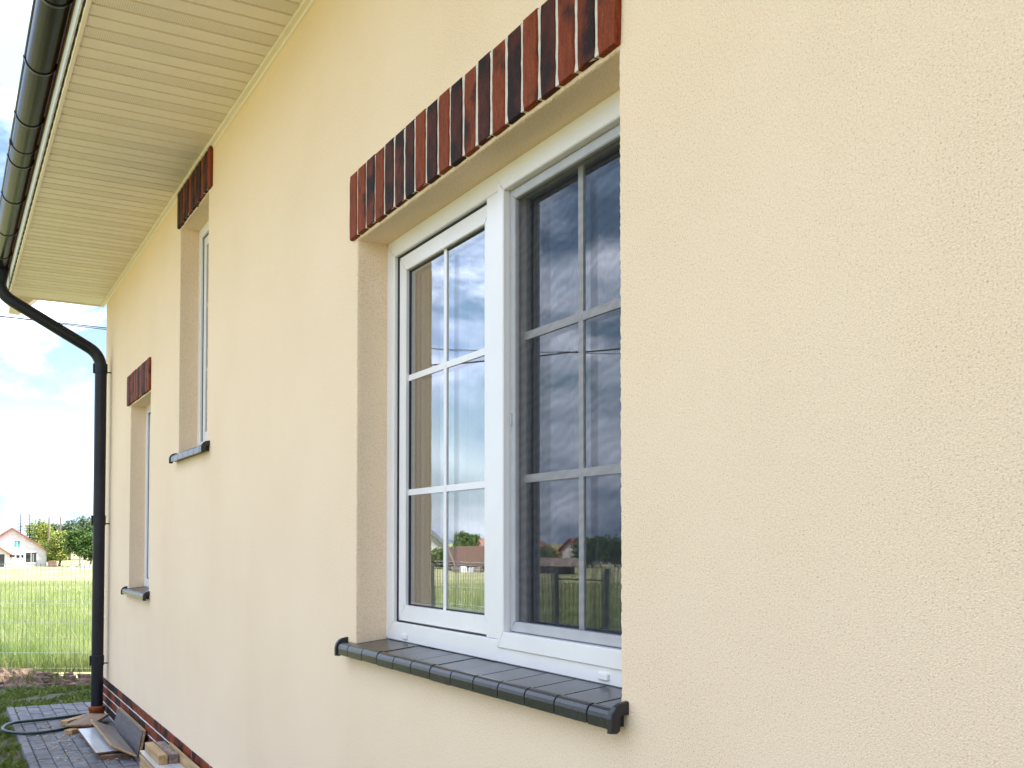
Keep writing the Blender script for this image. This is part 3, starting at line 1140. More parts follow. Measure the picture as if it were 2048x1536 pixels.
# right light: white casement ring, grey insect screen in front of the pane
q = MB()
q.ring(-2.731, -1.950, 1.283, 2.7245, 0.037, 0.04, 0.05, 0.045, 0.1135, 0.150)
q.ring(-2.690, -1.991, 1.337, 2.675, 0.02, 0.02, 0.02, 0.02, 0.150, 0.2, 0)
q.build("sash", M_PVC, w1)
q = MB()
q.ring(-2.692, -1.992, 1.335, 2.677, 0.030, 0.030, 0.030, 0.030, 0.136, 0.158)
q.build("screen_frame", M_GREYALU, w1)
q = MB()
q.add([(-2.664, 0.150, 1.363), (-2.020, 0.150, 1.363), (-2.020, 0.150, 2.649), (-2.664, 0.150, 2.649)], [(0, 1, 2, 3)])
q.build("insect_net", M_SCREEN, w1, fix=False)
q = MB()
q.prism([(-2.680 + 0.0045 * math.cos(t_), 1.975 + (0.016 if math.sin(t_) >= 0 else -0.016) + 0.0045 * math.sin(t_)) for t_ in [(k + 0.5) * math.pi / 6 for k in range(12)]], 'Y', 0.132, 0.1375)
q.build("screen_latch", M_GREYALU, w1)
pane(-2.680, -2.003, 1.347, 2.667, 0.180, w1)
bars(-2.680, -2.003, 1.347, 2.667, 0.1755, -2.357, (1.796, 2.231), w1, 0.024)
for xx in (-3.45, -2.165):
    q = MB()
    q.chamfer(xx - 0.022, xx + 0.022, 0.1125, 0.1215, 1.250, 1.268, 0.002)
    q.build("drain_cap", M_PVC, w1)
# narrow windows
for (xa, xb, za, zb) in ((-6.982, -6.153, 2.203, 3.7105), (-8.987, -8.043, 1.238, 2.7545)):
    wn = frame(xa, xb, za, zb)
    backing(xa + 0.07, xb - 0.07, za + 0.068, zb - 0.064, wn)
    sash(xa + 0.081, xb - 0.081, za + 0.0725, zb - 0.070, 0.138, 0.156, 0.060, wn)
    xm = (xa + xb) / 2
    bars(xa + 0.141, xb - 0.141, za + 0.1325, zb - 0.13, 0.1515, xm, (za + 0.55, za + 0.98), wn)

# ------------------------------------------------------------------ eaves
SX0, SX1 = -10.75, 5.3
so = MB()
so.box(SX0, SX1, -0.855, 0.0, ZS + 0.03, ZS + 0.04)
# channel along the wall
so.prism([(-0.028, ZS - 0.004), (-0.026, ZS - 0.012), (-0.006, ZS - 0.016), (-0.0015, ZS - 0.030), (-0.0015, ZS + 0.03), (-0.028, ZS + 0.03)], 'X', SX0, SX1)
# channel along the fascia
so.prism([(-0.830, ZS + 0.03), (-0.830, ZS - 0.006), (-0.833, ZS - 0.009), (-0.849, ZS - 0.009), (-0.852, ZS - 0.006), (-0.852, ZS + 0.03)], 'X', SX0, SX1)
# channel closing the end of the soffit
so.box(SX0 - 0.012, SX0, -0.861, -0.002, ZS - 0.012, ZS + 0.04)
soffit = so.build("soffit", M_TRIM, house)
pw = 0.3285
sp_prof = []
x_ = 0.0
for k in range(3):
    a_ = k * pw / 3
    sp_prof += [(a_, 0.020), (a_ + 0.007, 0.020), (a_ + 0.0145, 0.0), (a_ + pw / 3 - 0.004, 0.0)]
sp_prof.append((pw, 0.020))
vs_, fs = [], []
for (xx, zz) in sp_prof:
    vs_ += [(xx, -0.829, zz), (xx, -0.0285, zz)]
q = MB()
for i in range(len(sp_prof) - 1):
    q.add([vs_[2 * i], vs_[2 * i + 1], vs_[2 * i + 3], vs_[2 * i + 2]], [(0, 1, 2, 3)], 1 if i in (5, 6) else 0)
spm = q.mesh("soffit_panel", [M_SOFFIT, M_SOFFITP])
x_ = -4.726 - 0.3285 * 18
x_ = -4.619 - 0.3285 * 19 + 0.109
while x_ > SX0 + 0.02:
    x_ -= pw
x_ += pw
q0 = x_
# first, cut panel at the gable end
if x_ - SX0 > 0.01:
    q = MB()
    q.box(SX0, x_, -0.829, -0.0285, ZS, ZS + 0.004)
    q.build("soffit_panel", M_SOFFIT, soffit)
while x_ < SX1 - pw:
    o = link("soffit_panel", spm, soffit)
    o.location = (x_, 0, ZS)
    x_ += pw

# fascia: metal cladding with vent slots over a timber board
q = MB()
q.box(SX0 - 0.3, SX1, -0.8715, -0.8625, ZS + 0.002, 4.085)
q.box(SX0 - 0.3, SX1, -0.862, -0.83, ZS + 0.042, 4.2)
fas = q.build("fascia", M_FASCIA, house)
q = MB()
q.box(SX0 - 0.3, SX1, -0.874, -0.8715, 4.058, 4.20)
q.build("fascia_board", M_WOOD_DARK, house)
q = MB()
x_ = SX0 + 0.05
while x_ < SX1 - 0.1:
    q.box(x_, x_ + 0.070, -0.8615, -0.8535, ZS - 0.002, ZS + 0.003)
    x_ += 0.152
kind(q.build("vent_slot", M_GASKET, fas), 'stuff')

# gutter: half-round, with a rolled front bead
YC, ZC, GR = -0.952, 4.122, 0.0735
GX0, GX1 = -11.25, 5.4
q = MB()
ns = 22
out_, inn_ = [], []
for k in range(ns + 1):
    a_ = math.pi + math.pi * k / ns
    out_.append((YC + GR * math.cos(a_), ZC + GR * math.sin(a_)))
    inn_.append((YC + (GR - 0.0025) * math.cos(a_), ZC + (GR - 0.0025) * math.sin(a_)))
q.prism(out_ + inn_[::-1], 'X', GX0, GX1, 0, True)
gut = q.build("gutter", M_GUTTER, house)
q = MB()
q.tube([(GX0, YC - GR + 0.001, ZC + 0.004), (GX1, YC - GR + 0.001, ZC + 0.004)], 0.0095, 12)
q.build("gutter_bead", M_GUTTER, gut)
q = MB()
q.prism(out_, 'X', GX0 - 0.004, GX0 + 0.002)
q.build("gutter_end_cap", M_GUTTER, gut)


def gut_band(x_, wd, r_, name, mt):
    q = MB()
    o_, i_ = [], []
    for k in range(ns + 1):
        a_ = math.pi + math.pi * k / ns
        o_.append((YC + r_ * math.cos(a_), ZC + r_ * math.sin(a_)))
        i_.append((YC + (GR + 0.0004) * math.cos(a_), ZC + (GR + 0.0004) * math.sin(a_)))
    q.prism(o_ + i_[::-1], 'X', x_ - wd / 2, x_ + wd / 2)
    q.tube([(x_ - wd / 2, YC - GR + 0.001, ZC + 0.004), (x_ + wd / 2, YC - GR + 0.001, ZC + 0.004)], 0.0125, 10)
    return q.build(name, mt, gut)


for bx in (-10.4, -9.72, -8.98, -8.10, -7.30, -6.545, -5.775, -5.0, -4.2, -3.4, -2.6, -1.8, -1.0, 0.0, 1.0, 2.0, 3.0, 4.0):
    gut_band(bx, 0.020, GR + 0.005, "gutter_bracket", M_BLACK)
gut_band(-7.02, 0.014, GR + 0.004, "gutter_joint", M_BLACK)
q = MB()
q.box(-7.10, -7.03, YC - GR - 0.0125, YC - GR - 0.0085, ZC - 0.030, ZC + 0.01)
q.build("joint_clip", M_GREYALU, gut)

# downpipe
PX, PY, PR = -10.15, -0.092, 0.0535


def bend(p0, p1, p2, r_, n_=7):
    """rounded corner at p1"""
    p0, p1, p2 = Vector(p0), Vector(p1), Vector(p2)
    a_, b_ = (p0 - p1).normalized(), (p2 - p1).normalized()
    A, B = p1 + a_ * r_, p1 + b_ * r_
    return [A * (1 - t_) ** 2 + p1 * 2 * t_ * (1 - t_) + B * t_ ** 2 for t_ in [k / n_ for k in range(n_ + 1)]]


top = (PX, YC, 4.05)
e1 = (PX, YC, 3.845)
e2 = (PX, PY, 3.365)
bot = (PX, PY, 0.09)
path = [Vector(top)] + bend(top, e1, e2, 0.12) + bend(e1, e2, bot, 0.13) + [Vector(bot)]
q = MB()
q.tube(path, PR, 20)
pipe = q.build("downpipe", M_PIPE, house)
q = MB()
q.tube([(PX, YC, 4.075), (PX, YC, 4.04), (PX, YC, 3.93)], [0.078, 0.066, 0.0575], 20)
q.build("gutter_outlet", M_PIPE, pipe)
for zz in (3.235, 1.815, 0.515):
    q = MB()
    q.tube([(PX, PY, zz - 0.045), (PX, PY, zz + 0.045)], PR + 0.006, 20)
    q.box(PX - 0.012, PX + 0.012, PY - PR - 0.016, PY - PR + 0.002, zz - 0.045, zz + 0.045)
    q.tube([(PX, PY + PR, zz - 0.03), (PX, 0.01, zz - 0.03)], 0.006, 8)
    q.build("pipe_clip", M_PIPE, pipe)
q = MB()
q.tube([(PX, PY, -0.02), (PX, PY, 0.055), (PX, PY, 0.056), (PX, PY, 0.095)], [0.066, 0.066, 0.073, 0.073], 22)
q.build("drain_collar", M_TERRA, pipe)

# roof
q = MB()
e_y, e_z = -0.93, 4.17
rz = e_z + (HD / 2 - e_y)
q.prism([(e_y, e_z), (HD / 2, rz), (HD - e_y, e_z), (HD - e_y, e_z + 0.16), (HD / 2, rz + 0.16), (e_y, e_z + 0.16)], 'X', -11.1, 5.5)
roof = q.build("roof", M_ROOF, house)
# boxed verge at the gable: lower end shows under the soffit
q = MB()
L_ = 4.57
q.prism([(-0.835, 3.945), (-0.832, 3.862), (-0.735, 3.856), (-0.700, 3.888), (-0.575, 4.012), (HD / 2 - 0.05, 4.012 + HD / 2 + 0.525), (HD / 2 - 0.05, 4.012 + HD / 2 + 0.66), (-0.775, 4.08)], 'X', -11.10, -10.78)
q.build("verge_box", M_TRIM, roof)
q = MB()
q.box(SX0, -10.50, -0.82, HD, ZS + 0.045, ZS + 0.06)
q.build("eave_board", M_TRIM, roof)

# sheer curtains inside
def curtain(x0, x1, y, z0, z1, folds, label):
    q = MB()
    nn = folds * 8
    vs_ = []
    ph = random.uniform(0, 6)
    for i in range(nn + 1):
        t_ = i / nn
        xx = x0 + (x1 - x0) * t_
        amp = 0.022 + 0.012 * math.sin(t_ * 13 + ph)
        yy = y + amp * math.sin(t_ * folds * 2 * math.pi + 0.8 * math.sin(t_ * 21 + ph))
        vs_ += [(xx, yy, z0), (xx, yy + 0.004 * math.sin(i), z1)]
    q.add(vs_, [(2 * i, 2 * i + 2, 2 * i + 3, 2 * i + 1) for i in range(nn)], 0, True)
    o = q.build("curtain", M_CURTAIN, None, fix=False)
    tag(o, label, "curtain", "curtains behind the large window")


curtain(-3.62, -2.80, 0.36, 0.9, 2.85, 9, "pleated sheer curtain behind the clear pane of the large window")
curtain(-2.74, -1.90, 0.37, 0.9, 2.85, 9, "pleated sheer curtain behind the screened pane of the large window")

# ================================================================== things by the wall
def board(name, corners, th, mats, label, cat, group, extra=0):
    """a flat board from its four top corners; face material 0, edges 1"""
    a_, b_, c_, d_ = [Vector(p) for p in corners]
    n_ = (b_ - a_).cross(d_ - a_).normalized()
    if n_.z < 0 and abs(n_.z) > 0.3:
        n_ = -n_
    org = (a_ + b_ + c_ + d_) / 4
    org.z = min(p.z for p in (a_, b_, c_, d_)) - th
    root = thing(name, label, cat, org, 0, group)
    q = MB()
    up_ = [p - org for p in (a_, b_, c_, d_)]
    lo_ = [p - n_ * th - org for p in (a_, b_, c_, d_)]
    q.add(up_ + lo_, [(0, 1, 2, 3), (7, 6, 5, 4)], 0)
    q.build("face", mats[0], root, fix=False)
    e = MB()
    e.add(up_ + lo_, [(0, 4, 5, 1), (1, 5, 6, 2), (2, 6, 7, 3), (3, 7, 4, 0)], 0)
    # tongue along one long edge
    mid = [(up_[k] + lo_[k]) / 2 for k in range(4)]
    t1 = (mid[0] - mid[3]).normalized() * 0.006
    q4 = [mid[0], mid[1], mid[1] + t1, mid[0] + t1]
    e.add([p + n_ * th * 0.18 for p in q4] + [p - n_ * th * 0.18 for p in q4], [(0, 1, 2, 3), (7, 6, 5, 4), (2, 6, 7, 3), (1, 5, 6, 2), (0, 3, 7, 4)], 0)
    e.build("core_edge", mats[1], root)
    return root


BG = "laminate floor board offcuts by the wall"
board("laminate_board", [(-9.215, -0.352, 0.052), (-8.100, -0.350, 0.052), (-8.118, -0.150, 0.052), (-9.222, -0.150, 0.052)], 0.011,
      (M_BOARD_W, M_EDGE_D), "pale shiny laminate board lying flat on the pavement", "board", BG)
board("laminate_board", [(-9.16, -0.325, 0.030), (-8.07, -0.318, 0.030), (-8.06, -0.120, 0.030), (-9.16, -0.120, 0.030)], 0.028,
      (M_BOARD_G, M_EDGE_D), "thick brown board lying lowest, under the pale shiny laminate board", "board", BG)
board("laminate_board", [(-9.235, -0.252, 0.124), (-7.975, -0.255, 0.124), (-7.862, -0.103, 0.052), (-9.185, -0.070, 0.040)], 0.012,
      (M_BOARD_G, M_EDGE), "grey brown laminate board lying tilted on top of the pale one", "board", BG)
board("laminate_board", [(-9.225, -0.250, 0.109), (-8.010, -0.252, 0.109), (-7.930, -0.105, 0.040), (-9.19, -0.075, 0.028)], 0.011,
      (M_BOARD_G, M_EDGE), "second laminate board sandwiched under the tilted grey brown one", "board", BG)


def upright(x0, x1, yb, yt, h, th, mats, label):
    root = thing("laminate_board", label, "board", ((x0 + x1) / 2, yb, 0), 0, BG)
    hx = (x1 - x0) / 2
    q = MB()
    q.add([(-hx, 0, 0), (hx, 0, 0), (hx, yt - yb, h), (-hx, yt - yb, h)], [(0, 1, 2, 3)])
    q.build("face", mats[0], root, fix=False)
    e = MB()
    n_ = Vector((0, h, -(yt - yb))).normalized() * th
    a_ = [Vector(p) for p in ((-hx, 0, 0), (hx, 0, 0), (hx, yt - yb, h), (-hx, yt - yb, h))]
    b_ = [p + n_ for p in a_]
    e.add(a_ + b_, [(7, 6, 5, 4), (0, 4, 5, 1), (1, 5, 6, 2), (2, 6, 7, 3), (3, 7, 4, 0)])
    e.build("core_edge", mats[1], root)


upright(-9.255, -8.045, -0.078, -0.040, 0.198, 0.009, (M_BOARD_D, M_EDGE), "dark backed laminate board standing on edge against the brick plinth")
upright(-9.225, -8.010, -0.062, -0.026, 0.203, 0.012, (M_BOARD_G, M_EDGE), "laminate board standing on edge between the dark backed board and plinth")


def timber(name, p0, p1, wd, h, zb, mt, label, group="timber offcuts by the wall", end=None):
    p0, p1 = Vector((*p0, 0)), Vector((*p1, 0))
    c_ = (p0 + p1) / 2
    d_ = p1 - p0
    q = MB()
    hl = d_.length / 2
    q.chamfer(-hl, hl, -wd / 2, wd / 2, 0, h, 0.003, 0.0015)
    o = q.build(name, mt)
    o.location = (c_.x, c_.y, zb)
    o.rotation_euler = (0, 0, math.atan2(d_.y, d_.x))
    tag(o, label, "timber", group)
    return o


timber("timber_offcut", (-9.72, -0.415), (-10.03, -0.155), 0.075, 0.045, 0.002, M_TIMBER, "short fresh timber offcut lying beside the downpipe foot, farthest of the pile")
timber("timber_offcut", (-9.275, -0.425), (-9.66, -0.13), 0.070, 0.035, 0.002, M_TIMBER, "fresh timber offcut lying under the brown panel near the hose")
timber("brown_panel", (-9.33, -0.335), (-9.85, -0.125), 0.21, 0.018, 0.050, M_TIMBER_B, "flat brown panel lying across the timber offcuts below the downpipe")

st = thing("board_stack", "stack of pale laminate boards on the pavement at the plinth", "boards", (-6.45, -0.10, 0.0))
zz = 0.0
for k in range(13):
    q = MB()
    dx, dy = random.uniform(-0.012, 0.012), random.uniform(-0.006, 0.006)
    q.chamfer(-0.79 + dx, 0.80 + dx, -0.082 + dy, 0.078 + dy, zz, zz + 0.0142, 0.0012)
    q.build("plank", M_EDGE if k % 2 else M_TIMBER, st)
    zz += 0.0150
q = MB()
q.chamfer(-0.79, 0.80, -0.083, 0.079, zz, zz + 0.009, 0.0012)
o = q.build("plank", M_BOARD_W, st)
o['label'] = "pale glossy top board"
ZT = zz + 0.0092
timber("timber_block", (-7.205, -0.130), (-6.705, -0.127), 0.054, 0.060, ZT, M_TIMBER, "clean yellow timber block resting on the board stack")
timber("timber_block", (-7.200, -0.062), (-6.715, -0.064), 0.062, 0.058, ZT, M_TIMBER_W, "weathered grey brown timber block on the board stack")
timber("wood_strip", (-7.06, -0.020), (-5.60, -0.024), 0.012, 0.075, ZT, M_TIMBER, "thin pale wood strip standing on the board stack by the plinth")

# chips and crumbs swept off the saw bench
q = MB()
for k in range(150):
    cx_, cy_ = random.gauss(-9.0, 0.9), random.uniform(-0.74, -0.06)
    if cx_ < -11.0 or cx_ > -6.0:
        continue
    r_ = random.uniform(0.003, 0.010)
    a_ = random.uniform(0, 3.14)
    q.obox((cx_, cy_, 0.001 + r_ * 0.35), (math.cos(a_), math.sin(a_), 0), (-math.sin(a_), math.cos(a_), 0), (0, 0, 1), r_ * random.uniform(0.6, 1.8), r_ * 0.6, r_ * 0.35, random.randint(0, 1))
o = kind(q.build("debris", [M_TIMBER, M_HWALL2]), 'stuff')
tag(o, "wood chips and grit scattered on the grey pavement", "debris")

# garden hose
hp = [(-10.20, -0.16, 0.016), (-10.17, -0.28, 0.016), (-10.10, -0.44, 0.018), (-10.03, -0.64, 0.022), (-9.93, -0.785, 0.032), (-9.80, -0.855, 0.04), (-9.66, -0.895, 0.04),
      (-9.55, -0.895, 0.036), (-9.47, -0.85, 0.028), (-9.42, -0.76, 0.020), (-9.40, -0.64, 0.016), (-9.44, -0.52, 0.016), (-9.52, -0.42, 0.016), (-9.62, -0.34, 0.016)]


def smooth(pts, n_=5):
    pts = [Vector(p) for p in pts]
    o_ = []
    for i in range(len(pts) - 1):
        p0, p1, p2, p3 = pts[max(i - 1, 0)], pts[i], pts[i + 1], pts[min(i + 2, len(pts) - 1)]
        for k in range(n_):
            t_ = k / n_
            o_.append(0.5 * ((2 * p1) + (p2 - p0) * t_ + (2 * p0 - 5 * p1 + 4 * p2 - p3) * t_ ** 2 + (3 * p1 - p0 - 3 * p2 + p3) * t_ ** 3))
    o_.append(pts[-1])
    return o_


q = MB()
q.tube(smooth(hp), 0.0135, 10)
tag(q.build("garden_hose", M_HOSE), "dark green garden hose looping over the grey pavers", "hose")

# ================================================================== fences
def mesh_fence(name, p0, p1, label, group, n_pan, gate_at=None):
    p0, p1 = Vector(p0), Vector(p1)
    d_ = (p1 - p0)
    ln = d_.length
    u_ = d_.normalized()
    root = thing(name, label, "fence", (p0.x, p0.y, G(p0.x, p0.y) - 0.02), math.atan2(u_.y, u_.x), group)
    z0r = G(p0.x, p0.y) - 0.02
    pw_ = ln / n_pan
    for k in range(n_pan + 1):
        pp = p0 + u_ * pw_ * k
        zg = G(pp.x, pp.y) - 0.02 - z0r
        q = MB()
        q.box(pw_ * k - 0.02, pw_ * k + 0.02, 0.006, 0.066, zg - 0.2, zg + 1.40)
        q.build("post", M_POST, root)
    for k in range(n_pan):
        pp = p0 + u_ * pw_ * (k + 0.5)
        zg = G(pp.x, pp.y) - 0.02 - z0r
        q = MB()
        xa, xb = pw_ * k + 0.025, pw_ * (k + 1) - 0.025
        x_ = xa
        while x_ <= xb + 0.001:
            q.box(x_ - 0.0017, x_ + 0.0017, -0.0017, 0.0017, zg + 0.03, zg + 1.44)
            x_ += 0.0574
        kind(q.build("upright_wires", M_WIRED, root), 'stuff')
        q = MB()
        for hz_, dy in ((0.075, 0), (0.275, 0), (0.475, 0), (0.665, 0), (0.865, 0), (0.915, -0.03), (0.960, 0), (1.155, 0), (1.355, 0), (1.395, -0.03), (1.43, 0)):
            q.box(xa - 0.01, xb + 0.01, dy + 0.0023, dy + 0.0103, zg + hz_ - 0.0022, zg + hz_ + 0.0022)
        kind(q.build("cross_wires", M_WIRE, root), 'stuff')
    return root


corner = Vector((-16.39, -3.40, 0))
mesh_fence("wire_fence", corner, corner + RT * 15.06, "wire mesh fence with thin upright wires across the meadow edge", "wire mesh boundary fences", 6)
mesh_fence("wire_fence", corner + Vector((0.06, -0.03, 0)), Vector((-8.29, -3.43, 0)), "wire mesh fence along the front meadow, far side of the gate", "wire mesh boundary fences", 3)
mesh_fence("wire_fence", Vector((-7.44, -3.43, 0)), Vector((4.9, -3.43, 0)), "wire mesh fence along the front meadow, near side of the gate", "wire mesh boundary fences", 5)
gt = thing("garden_gate", "narrow dark garden gate between two front fence runs", "gate", (-7.865, -3.40, -0.02))
q = MB()
q.ring(-0.39, 0.39, 0.08, 1.30, 0.012, 0.012, 0.012, 0.012, -0.006, 0.006, 0, ch=0.001)
q.build("gate_frame", M_POST, gt)
for k in range(10):
    q = MB()
    q.box(-0.33 + 0.0733 * k - 0.0022, -0.33 + 0.0733 * k + 0.0022, -0.002, 0.002, 0.11, 1.27)
    q.build("gate_bar", M_WIRED, gt)

# ================================================================== far scenery
def gable_house(name, label, loc, rz, wd, dp, eave, ridge, mw, mr, wins, over=0.4, door=None, chim=True, group=None):
    """local x = along the gable front, -y = towards the viewer"""
    root = thing(name, label, "house" if name != "barn" else "barn", loc, rz, group)
    hw = wd / 2
    q = MB()
    q.prism([(-hw, -0.5), (hw, -0.5), (hw, eave), (0, ridge), (-hw, eave)], 'Y', 0, dp)
    q.build("wall", mw, root)
    sl = (ridge - eave) / hw
    q = MB()
    t_ = 0.22
    q.prism([(-hw - over, eave - over * sl + 0.02), (0, ridge + 0.02), (hw + over, eave - over * sl + 0.02), (hw + over, eave - over * sl + t_ + 0.02), (0, ridge + t_ + 0.06), (-hw - over, eave - over * sl + t_ + 0.02)], 'Y', -over, dp + over)
    rf = q.build("roof", mr, root)
    if chim:
        q = MB()
        q.box(0.6, 1.1, dp * 0.6, dp * 0.6 + 0.5, ridge - 0.9, ridge + 0.7)
        q.build("chimney", M_RROOF, rf)
    for (cx, cz, w_, h_, mt) in wins:
        q = MB()
        q.ring(cx - w_ / 2 - 0.1, cx + w_ / 2 + 0.1, cz - h_ / 2 - 0.1, cz + h_ / 2 + 0.1, 0.12, 0.12, 0.12, 0.12, -0.06, 0.05, 0, ch=0.005)
        q.box(cx - 0.04, cx + 0.04, -0.05, -0.01, cz - h_ / 2, cz + h_ / 2)
        fr = q.build("window", M_PVC, root)
        q = MB()
        q.box(cx - w_ / 2 + 0.01, cx + w_ / 2 - 0.01, -0.02, 0.02, cz - h_ / 2 + 0.01, cz + h_ / 2 - 0.01)
        q.build("pane", mt, fr)
    if door:
        cx, w_, h_ = door
        q = MB()
        q.box(cx - w_ / 2, cx + w_ / 2, -0.03, 0.05, 0, h_)
        q.build("door", M_WINDARK, root)
    return root


def far(px, T, side=1):
    """world place at a given lateral ratio and distance"""
    p = FW * T + RT * (px * T)
    return Vector((p.x, -1.365 + p.y, G(p.x, -1.365 + p.y) - 0.05))


LX = math.atan2(RT.y, RT.x)
h1 = far(-0.4921, 150)
gable_house("neighbour_house", "white gabled house with orange roof and teal attic window", h1, LX + 0.47, 9.4, 9, 2.30, 5.55, M_HWALL, M_OROOF,
            [(2.6, 1.35, 1.5, 1.5, M_WINDARK), (0.7, 3.35, 0.8, 1.0, M_TEAL)], over=0.35, chim=False)
p = far(-0.5185, 144)
gable_house("garage", "low white garage with orange gable roof before the white house", p, LX + 0.48, 6.6, 5, 1.75, 3.95, M_HWALL, M_OROOF, [], door=(2.0, 1.0, 1.9), chim=False)

# washing line with dark clothes
wl = thing("washing_line", "washing line with small black clothes before the white house", "washing line", far(-0.4845, 140), LX)
q = MB()
for xx in (-1.9, 1.9):
    q.tube([(xx, 0, -0.1), (xx, 0, 2.0)], 0.04, 6)
q.build("pole", M_GREYALU, wl)
q = MB()
q.tube([(-1.9, 0, 1.95), (0, 0, 1.82), (1.9, 0, 1.95)], 0.012, 5)
q.build("cord", M_CABLE, wl)
for (cx, w_, h_) in ((-1.0, 0.8, 0.30), (-0.2, 0.5, 0.5), (0.4, 0.35, 0.45), (1.15, 0.55, 0.5)):
    q = MB()
    q.add([(cx - w_ / 2, 0.02, 1.84), (cx + w_ / 2, 0.02, 1.84), (cx + w_ * 0.4, 0.05, 1.84 - h_), (cx, 0.0, 1.84 - h_ * 0.75), (cx - w_ * 0.4, 0.05, 1.84 - h_)], [(0, 1, 2, 3, 4)])
    q.build("garment", M_GASKET, wl, fix=False)


def tree(loc, h, cw, n_leaf, leaf, lm, bark, label, name="tree", trunk_h=None, clumps=9, group="trees around the meadow", squash=1.0, seed=0):
    rs = np.random.default_rng(seed + 11)
    root = thing(name, label, "tree", loc, 0, group)
    th = trunk_h or h * 0.25
    q = MB()
    r0 = 0.028 * h
    q.tube([(0, 0, -0.3), (0.02 * h, 0, th * 0.6), (0, 0.02 * h, th), (0.02 * h, 0, h * 0.72)], [r0 * 1.2, r0, r0 * 0.8, r0 * 0.25], 8)
    cl = []
    for k in range(clumps):
        a_ = 2.4 * k + rs.uniform(-0.4, 0.4)
        hh = th + (h - th) * (0.18 + 0.72 * (k + 0.5) / clumps)
        prof = math.sin(math.pi * min(0.97, 0.22 + 0.72 * (hh - th) / (h - th))) ** 0.8
        rr_ = cw * 0.5 * prof * rs.uniform(0.35, 0.75)
        c_ = np.array([math.cos(a_) * rr_, math.sin(a_) * rr_, hh])
        cl.append((c_, cw * rs.uniform(0.20, 0.32)))
        q.tube([(0, 0, max(th * 0.7, hh - 0.25 * h)), tuple(c_)], [r0 * 0.4, r0 * 0.1], 5)
    cl.append((np.array([0, 0, h * 0.88]), cw * 0.2))
    q.build("trunk", bark, root)
    n = int(n_leaf * 1.5)
    ids = rs.integers(0, len(cl), n)
    cen = np.array([c for c, _ in cl])[ids]
    rad_ = np.array([r for _, r in cl])[ids]
    d_ = rs.normal(size=(n, 3))
    d_ /= np.linalg.norm(d_, axis=1)[:, None]
    pos = cen + d_ * (rad_ * (rs.random(n) ** 0.45) * rs.uniform(0.75, 1.15, n))[:, None] * np.array([1, 1, 0.85 * squash])
    a1 = rs.normal(size=(n, 3))
    a1 /= np.linalg.norm(a1, axis=1)[:, None]
    nn = d_ + 0.8 * rs.normal(size=(n, 3)) + np.array([0, 0, 0.4])
    u_ = np.cross(nn, a1)
    u_ /= np.linalg.norm(u_, axis=1)[:, None]
    v_ = np.cross(nn, u_)
    v_ /= np.linalg.norm(v_, axis=1)[:, None]
    s_ = (leaf * 1.25 * rs.uniform(0.6, 1.4, n))[:, None]
    V = np.stack([pos - u_ * s_ * 0.5, pos - v_ * s_ * 0.33, pos + u_ * s_ * 0.5, pos + v_ * s_ * 0.33], 1).reshape(-1, 3)
    me = bpy.data.meshes.new("crown")
    me.from_pydata(V.tolist(), [], [(4 * i, 4 * i + 1, 4 * i + 2, 4 * i + 3) for i in range(n)])
    me.materials.append(lm)
    link("crown", me, root)
    return root


def conifer(loc, h, wd, label, seed=0, bare=0.15):
    rs = np.random.default_rng(seed + 5)
    root = thing("spruce_tree", label, "tree", loc, 0, "trees around the meadow")
    q = MB()
    q.tube([(0, 0, -0.3), (0, 0, h)], [0.02 * h, 0.004 * h], 7)
    q.build("trunk", M_BARK, root)
    V, F = [], []
    lev = 26
    for i in range(lev):
        t_ = i / (lev - 1)
        z_ = h * (bare + (1 - bare) * t_)
        r_ = wd * 0.5 * (1 - t_) ** 0.85 * rs.uniform(0.65, 1.15) + 0.05
        for k in range(11):
            a_ = rs.uniform(0, 6.283)
            rr_ = r_ * rs.uniform(0.5, 1.1)
            ca, sa = math.cos(a_), math.sin(a_)
            wv = rr_ * 0.20 + 0.05
            b = len(V)
            V += [(0, 0, z_), (ca * rr_ * 0.6 - sa * wv, sa * rr_ * 0.6 + ca * wv, z_ - 0.10 * rr_), (ca * rr_, sa * rr_, z_ - 0.18 * rr_ + 0.1), (ca * rr_ * 0.6 + sa * wv, sa * rr_ * 0.6 - ca * wv, z_ - 0.12 * rr_)]
            F.append((b, b + 1, b + 2, b + 3))
    me = bpy.data.meshes.new("crown")
    me.from_pydata(V, [], F)
    me.materials.append(M_NEEDLE)
    link("crown", me, root)
    return root


def R_(px):
    return (px - 1024) / 2032.0


conifer(far(R_(41), 168), 8.4, 3.6, "slim spruce with a bare tip behind the white house ridge", 1, 0.3)
conifer(far(R_(59), 172), 8.4, 4.4, "dark spruce behind the white house roof slope, beside another spruce", 2, 0.1)
tree(far(R_(83), 190), 7.4, 6.0, 1500, 0.36, M_LEAF_L, M_BARK, "yellow green tree rising behind the white house eave", seed=1)
tree(far(R_(103), 215), 7.6, 5.5, 1500, 0.42, M_LEAF_B, M_BARK, "grey green distant tree behind the two bare poles", seed=2)
tree(far(R_(120), 152), 5.3, 3.8, 2200, 0.26, M_LEAF_L, M_BARK, "light green bushy tree right of the white house", seed=3, trunk_h=0.7, clumps=12)
tree(far(R_(106), 155), 3.6, 3.4, 1100, 0.26, M_LEAF_M, M_BARK, "low green bush tree at the white house corner", seed=33, trunk_h=0.4, clumps=8)
tree(far(R_(160), 146), 5.3, 4.8, 2600, 0.27, M_LEAF_D, M_BARKW, "dark green tree with a white limed trunk", seed=4, trunk_h=1.6, clumps=12)
tree(far(R_(182), 150), 4.6, 5.0, 1800, 0.26, M_LEAF_D, M_BARK, "dark green tree half behind the downpipe, beside the limed trunk", seed=14, trunk_h=0.9, clumps=10)
